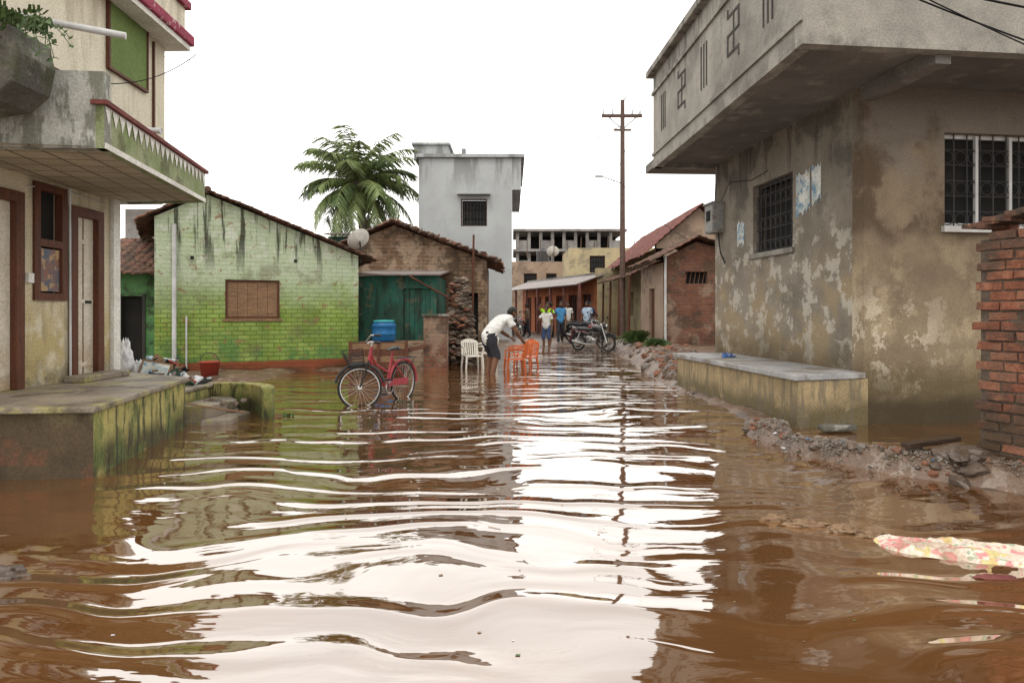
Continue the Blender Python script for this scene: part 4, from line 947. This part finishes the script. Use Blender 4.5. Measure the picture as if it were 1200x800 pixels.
# ------------------------------------------------------------------ motorcycles
def motorcycle(loc,yaw,paint):
    e=empty('motorcycle'); T=Matrix.Translation; F=T(loc)@Matrix.Rotation(yaw,4,'Z')@Matrix.Rotation(R(-7),4,'X')
    mats=[M_tyre,M_chrome,paint,M_blk]; r=.30; W=1.27
    mb=MB()
    for x in (0,W): wheel(mb,T((x,0,r)),r,.04,16,.06)
    mb.torus(r+.03,.05,3,16,6,T((W,0,r)),a0=R(30),a1=R(150)); mb.torus(r+.04,.06,2,16,6,T((0,0,r)),a0=R(60),a1=R(190))
    for sg in (-1,1):
        mb.tube([(W,sg*.08,r),(W-.28,sg*.08,.92)],[.028,.022],1,8); mb.tube([(0,sg*.1,r),(.12,sg*.11,.68)],[.03,.035],1,8)
        mb.tube([(W-.3,0,.98),(W-.33,sg*.2,1.05),(W-.45,sg*.34,1.02)],.013,1,8); mb.tube([(W-.38,sg*.3,1.03),(W-.48,sg*.37,1.01)],.02,3,8)
        mb.tube([(W-.34,sg*.22,1.05),(W-.32,sg*.3,1.2)],.007,3,5); mb.ell((W-.33,sg*.32,1.23),(.015,.06,.04),3,10,6)
        mb.tube([(W-.05,sg*.16,.84),(W-.05,sg*.11,.84)],[.03,.02],2,8)
    mb.ell((W-.16,0,.88),(.10,.10,.10),3,14,8); mb.ell((W-.10,0,.88),(.06,.09,.09),1,14,8)
    mb.ell((.76,0,.80),(.27,.14,.13),2,18,10)
    mb.tube([(-.18,0,.78),(.0,0,.78),(.3,0,.76),(.52,0,.76),(.6,0,.78)],[.06,.10,.11,.10,.06],3,12,flat=.5)
    mb.tube([(.1,0,.62),(.3,0,.62),(.5,0,.6)],[.05,.09,.07],2,10,flat=.8)
    mb.ell((.62,0,.40),(.17,.13,.14),1,14,8); mb.box((.66,-.09,.46),(.84,.09,.66),1)
    for k in range(5): mb.box((.64,-.11,.48+.035*k),(.86,.11,.49+.035*k),3)
    mb.tube([(W-.25,0,.85),(.95,0,.45),(.55,0,.25),(.3,0,.35),(.05,0,.68)],.025,3,8)
    mb.tube([(.85,-.12,.5),(.8,-.13,.25),(.4,-.15,.24),(-.15,-.17,.34)],[.02,.02,.035,.045],1,10)
    mb.box((-.02,.06,.27),(.5,.09,.34),3); mb.box((-.28,-.08,.6),(-.24,.08,.72),2); mb.tube([(-.05,-.1,.78),(-.25,-.1,.82),(-.25,.1,.82),(-.05,.1,.78)],.012,1,6)
    mb.tube([(.5,.1,.25),(.42,.26,.0)],.012,1,6)
    mb.obj('body',mats,e,F)
M_mblack=mat('black_gloss_paint',(.02,.02,.022),rough=.2,bump=0,spec=.6); M_mred=mat('dark_red_gloss',(.15,.01,.012),rough=.2,bump=0,spec=.6)
def mz(x,y,yaw): return max(H(x,y),H(x+1.27*math.cos(yaw),y+1.27*math.sin(yaw)),.0)+.005
for (x,yy,yw,pm) in ((2.35,24.3,R(-42),M_mblack),(2.5,26.4,R(-48),M_mred),(2.5,28.8,R(-40),M_mblack),(2.8,31.6,R(-40),M_mblack)):
    motorcycle((x,yy,mz(x,yy,yw)),yw,pm)
motorcycle((.1,36,.12),R(80),M_mblack); motorcycle((.7,38,.12),R(100),M_mred)

# ------------------------------------------------------------------ people
M_skin=mat('brown_skin',(.15,.07,.04),(.12,.058,.034),sc=8,rough=.5,bump=0); M_hair=mat('black_hair',(.01,.009,.008),(.02,.018,.015),sc=20,rough=.5,bump=.2,bsc=80)
M_eye=mat('eye_white',(.6,.58,.55),bump=0)
def clothm(n,c): return mat(n,c,tuple(x*.78 for x in c),sc=9,rough=.9,bump=.2,bsc=25)
BASE=dict(pel=(0,0,.94),sp=(0,0,1.12),ch=(0,0,1.30),nk=(0,0,1.44),hd=(0,.015,1.52),
  sR=(.17,0,1.38),eR=(.23,-.03,1.10),wR=(.25,.06,.86),sL=(-.17,0,1.38),eL=(-.23,-.03,1.10),wL=(-.25,.06,.86),
  hR=(.09,0,.90),kR=(.11,.03,.49),aR=(.11,-.02,.08),tR=(.13,.14,.03),hL=(-.09,0,.90),kL=(-.11,.03,.49),aL=(-.11,-.02,.08),tL=(-.13,.14,.03))
RAD=dict(pel=(.145,.11),sp=(.135,.10),ch=(.165,.11),nk=(.06,.06),hd=(.05,.05),sR=(.068,.065),eR=(.043,.043),wR=(.03,.026),hR=(.095,.095),kR=(.062,.062),aR=(.042,.045),tR=(.045,.025))
for k in list(RAD):
    if k[-1]=='R': RAD[k[:-1]+'L']=RAD[k]
BON=[('pel','sp','shirt'),('sp','ch','shirt'),('ch','nk','shirt'),('nk','hd','skin'),('ch','sR','shirt'),('sR','eR','slv'),('eR','wR','skin'),('ch','sL','shirt'),('sL','eL','slv'),('eL','wL','skin'),
  ('pel','hR','trs'),('hR','kR','trs'),('kR','aR','calf'),('aR','tR','foot'),('pel','hL','trs'),('hL','kL','trs'),('kL','aL','calf'),('aL','tL','foot')]
def person(name,loc,yaw,shirt,trs,pose={},calf='skin',look=None,s=1.0,fat=1.0):
    J={k:V(pose.get(k,v)) for k,v in BASE.items()}
    e=empty(name); F=Matrix.Translation(loc)@Matrix.Rotation(yaw,4,'Z')@Matrix.Scale(s,4)
    keys=list(J); me=bpy.data.meshes.new(name+'_rig'); 
    vs=[J[k] for k in keys]; es=[(keys.index(a),keys.index(b)) for a,b,_ in BON]
    rad=[RAD[k] for k in keys]
    for a,b,r in (('kR','aR',.056),('kL','aL',.056),('hR','kR',.082),('hL','kL',.082),('eR','wR',.04),('eL','wL',.04),('sR','eR',.052),('sL','eL',.052)):
        i,j=keys.index(a),keys.index(b); es.remove((i,j)); f=.35; n=len(vs); vs.append(J[a].lerp(J[b],f)+V((0,-.012,0))); rad.append((r,r)); es+= [(i,n),(n,j)]
    me.from_pydata([tuple(v) for v in vs],es,[]); o=bpy.data.objects.new('tmp',me); COL.objects.link(o)
    o.modifiers.new('skin','SKIN').use_smooth_shade=True
    for i,(rx,ry) in enumerate(rad):
        sv=me.skin_vertices[0].data[i]; sv.radius=(rx*fat,ry*fat); sv.use_root=(i==keys.index('pel'))
    o.modifiers.new('sub','SUBSURF').levels=2
    dg=bpy.context.evaluated_depsgraph_get(); nm=bpy.data.meshes.new_from_object(o.evaluated_get(dg)); bpy.data.objects.remove(o)
    nm.name='body'; nm.materials.clear()
    for m in (M_skin,shirt,trs,M_blk): nm.materials.append(m)
    def near(p):
        best=None
        for a,b,t in BON:
            A_,B_=J[a],J[b]; d=B_-A_; q=max(0,min(1,(p-A_).dot(d)/max(d.length_squared,1e-6))); r=(RAD[a][0]*(1-q)+RAD[b][0]*q)
            dd=(p-(A_+d*q)).length/r
            if best is None or dd<best[0]: best=(dd,t,q)
        return best
    for p in nm.polygons:
        p.use_smooth=True; dd,t,q=near(p.center)
        p.material_index={'shirt':1,'skin':0,'slv':1 if q<.62 else 0,'trs':2,'calf':(0 if q>.12 else 2) if calf=='skin' else 2,'foot':3 if calf!='skin' else 0}[t]
    nrm=[v.normal.copy() for v in nm.vertices]; push={}
    for p in nm.polygons:
        for vi in p.vertices:
            if p.material_index in (1,2): push[vi]=1
    for vi in push: 
        c=nm.vertices[vi].co; nm.vertices[vi].co=c+nrm[vi]*(.016+.022*noise.noise(c*9))
    b=bpy.data.objects.new('body',nm); COL.objects.link(b); b.matrix_world=F; b.parent=e
    hd=J['hd']; lk=V(look).normalized() if look else V((0,1,-.05)).normalized()
    up_=(V((0,0,1))-lk*lk.z).normalized(); rt=lk.cross(up_).normalized(); c=hd+up_*.085+lk*.01
    HM=Matrix((( rt.x,lk.x,up_.x,c.x),(rt.y,lk.y,up_.y,c.y),(rt.z,lk.z,up_.z,c.z),(0,0,0,1)))
    mb=MB(); vs2=[];nu,nv=20,14
    for j in range(nv+1):
        t=math.pi*j/nv
        for i in range(nu):
            a=2*math.pi*i/nu; x=math.sin(t)*math.cos(a); y_=math.sin(t)*math.sin(a); z=math.cos(t)
            w=1-.28*max(0,-z)**1.5; yy=y_*.094*(1 if y_>0 else 1.05)
            vs2.append((x*.074*w,yy*(1-.1*max(0,-z))+(.012 if z<-.4 and y_>0 else 0),z*.115))
    fs=[(j*nu+i,(j+1)*nu+i,(j+1)*nu+(i+1)%nu,j*nu+(i+1)%nu) for j in range(nv) for i in range(nu)]
    mb.add(vs2,fs,0)
    mb.tube([(0,.088,.02),(0,.105,-.015),(0,.112,-.03),(0,.09,-.04)],[.008,.012,.016,.01],0,8)
    for sg in (-1,1):
        mb.ell((sg*.03,.083,.01),(.014,.01,.008),1,8,6); mb.ell((sg*.03,.091,.01),(.006,.004,.006),2,6,5); mb.ell((sg*.076,-.005,-.005),(.01,.02,.032),0,8,6)
        mb.tube([(sg*.014,.094,.03),(sg*.045,.083,.03)],.004,2,5)
    mb.tube([(-.024,.084,-.062),(0,.094,-.06),(.024,.084,-.062)],.006,3,6)
    mb.ell((0,-.012,.022),(.082,.097,.108),2,18,8,v0=0,v1=R(88))
    mb.ell((0,-.03,.0),(.079,.082,.085),2,16,8)
    mb.obj('head',[M_skin,M_eye,M_hair,M_coping],e,F@HM,smooth=True)
    mb=MB()
    for sd in ('R','L'):
        w=J['w'+sd]; el=J['e'+sd]; d=(w-el).normalized(); sgn=1 if sd=='R' else -1
        side=d.cross(V((1,0,0))); 
        if side.length<.2: side=d.cross(V((0,0,1)))
        side.normalize(); nrm_=side.cross(d).normalized()
        mb.tube([w-d*.01,w+d*.03,w+d*.075,w+d*.09],[.026,.036,.04,.034],0,10,flat=.5)
        for k,(off,l) in enumerate(((-.03,.065),(-.01,.078),(.01,.073),(.03,.056))):
            b0=w+d*.08+side*off; mb.tube([b0,b0+d*l*.45+nrm_*.004*sgn,b0+d*l*.8+nrm_*.016*sgn,b0+d*l+nrm_*.03*sgn],[.009,.0085,.008,.006],0,6)
        t0=w+d*.03-side*.032; mb.tube([t0,t0+d*.03-side*.022,t0+d*.058-side*.028+nrm_*.01*sgn],[.012,.010,.008],0,6)
    mb.obj('hands',M_skin,e,F,smooth=True)
    return e
C_white=clothm('white_shirt_cloth',(.62,.61,.58)); C_dark=clothm('dark_shorts_cloth',(.03,.03,.035)); C_lime=clothm('lime_shirt_cloth',(.30,.55,.03)); C_blue=clothm('blue_shirt_cloth',(.06,.22,.42)); C_lb=clothm('pale_blue_cloth',(.4,.5,.62)); C_jean=clothm('denim_cloth',(.05,.08,.16)); C_khaki=clothm('khaki_cloth',(.2,.15,.1)); C_mar=clothm('maroon_cloth',(.2,.04,.04))
bend=dict(pel=(0,-.13,.89),sp=(0,.02,1.04),ch=(0,.21,1.17),nk=(0,.34,1.25),hd=(.0,.41,1.29),sR=(.19,.26,1.22),sL=(-.19,.26,1.22),eR=(.30,.36,.98),wR=(.24,.53,.82),eL=(-.30,.36,.99),wL=(-.2,.55,.84),
   hR=(.09,-.13,.86),hL=(-.09,-.13,.86),kR=(.15,-.02,.48),kL=(-.14,.05,.48),aR=(.17,-.14,.08),aL=(-.16,-.04,.08),tR=(.19,.01,.03),tL=(-.17,.11,.03))
person('man_bending_over_chairs',(-.42,15.4,-.12),R(-55),C_white,C_dark,bend,look=(0,.9,-.55),fat=1.2,s=1.10)
up1=dict(eR=(.36,.05,1.45),wR=(.22,.08,1.68),eL=(-.3,.12,1.2),wL=(-.2,.3,1.32),kR=(.12,.1,.5),aR=(.14,.16,.08),tR=(.16,.32,.03),kL=(-.1,-.02,.49),aL=(-.1,-.16,.1),tL=(-.11,0,.03))
walk=dict(kR=(.12,.1,.5),aR=(.14,.16,.08),tR=(.16,.32,.03),kL=(-.1,-.02,.49),aL=(-.1,-.16,.1),tL=(-.11,0,.03),eR=(.24,-.12,1.12),wR=(.26,-.06,.88))
person('man_in_lime_shirt',(1.42,27.2,.05),R(170),C_lime,C_khaki,up1)
person('boy_in_white_vest',(1.28,25.4,-.03),R(160),C_white,C_jean,dict(eR=(.3,.1,1.15),wR=(.15,.28,1.2)),s=.95)
person('man_in_blue_shirt',(2.05,28.8,.1),R(190),C_blue,C_dark,walk,calf='t')
person('man_in_pale_shirt',(3.3,30.0,.12),R(150),C_lb,C_jean,calf='t')
person('man_walking',(.75,34,.12),R(90),C_khaki,C_dark,walk,calf='t',s=.97)
person('man_in_maroon_shirt',(1.9,33,.12),R(20),C_mar,C_dark,walk,calf='t')
person('man_in_white_shirt',(2.7,33,.12),R(175),C_white,C_khaki,calf='t')
person('man_in_denim',(3.7,32.3,.12),R(200),C_jean,C_dark,calf='t')

# ------------------------------------------------------------------ light, world, camera
w=bpy.data.worlds.new('World'); scene.world=w; w.use_nodes=True; nt=w.node_tree; nt.nodes.clear(); N=nt.nodes.new; L=nt.links.new
SE_,SR_=R(58),R(200)
out=N('ShaderNodeOutputWorld'); bg=N('ShaderNodeBackground'); L(bg.outputs[0],out.inputs[0]); bg.inputs[1].default_value=.1
sky=N('ShaderNodeTexSky'); sky.sky_type='NISHITA'; sky.sun_disc=False; sky.sun_elevation=SE_; sky.sun_rotation=SR_; sky.dust_density=4
tc=N('ShaderNodeTexCoord'); mp=N('ShaderNodeMapping'); mp.inputs[3].default_value=(1,1,3); L(tc.outputs['Generated'],mp.inputs[0])
n=N('ShaderNodeTexNoise'); n.inputs['Scale'].default_value=1.6; n.inputs['Detail'].default_value=2; L(mp.outputs[0],n.inputs[0])
cr=N('ShaderNodeValToRGB'); cr.color_ramp.elements[0].color=(20.2,19.8,19.2,1); cr.color_ramp.elements[1].color=(24.5,24,23.2,1); cr.color_ramp.elements[0].position=.3; cr.color_ramp.elements[1].position=.7; L(n.outputs[0],cr.inputs[0])
mx=N('ShaderNodeMixRGB'); mx.inputs[0].default_value=.92; L(sky.outputs[0],mx.inputs[1]); L(cr.outputs[0],mx.inputs[2]); L(mx.outputs[0],bg.inputs[0])
sd=bpy.data.lights.new('sun','SUN'); sd.energy=1.0; sd.angle=R(16); sd.color=(1,.95,.87); so=bpy.data.objects.new('sun',sd); COL.objects.link(so)
dirv=V((math.sin(SR_)*math.cos(SE_),math.cos(SR_)*math.cos(SE_),math.sin(SE_))); so.rotation_euler=dirv.to_track_quat('Z','Y').to_euler()
cam=bpy.data.cameras.new('camera'); co=bpy.data.objects.new('camera',cam); COL.objects.link(co)
co.location=(0,0,1.4); co.rotation_euler=(R(90),0,0); cam.sensor_width=36; cam.lens=24; cam.shift_y=-35/1200; cam.clip_end=3000; cam.clip_start=.05
scene.camera=co
scene.view_settings.view_transform='Standard'; scene.view_settings.look='None'; scene.view_settings.exposure=0
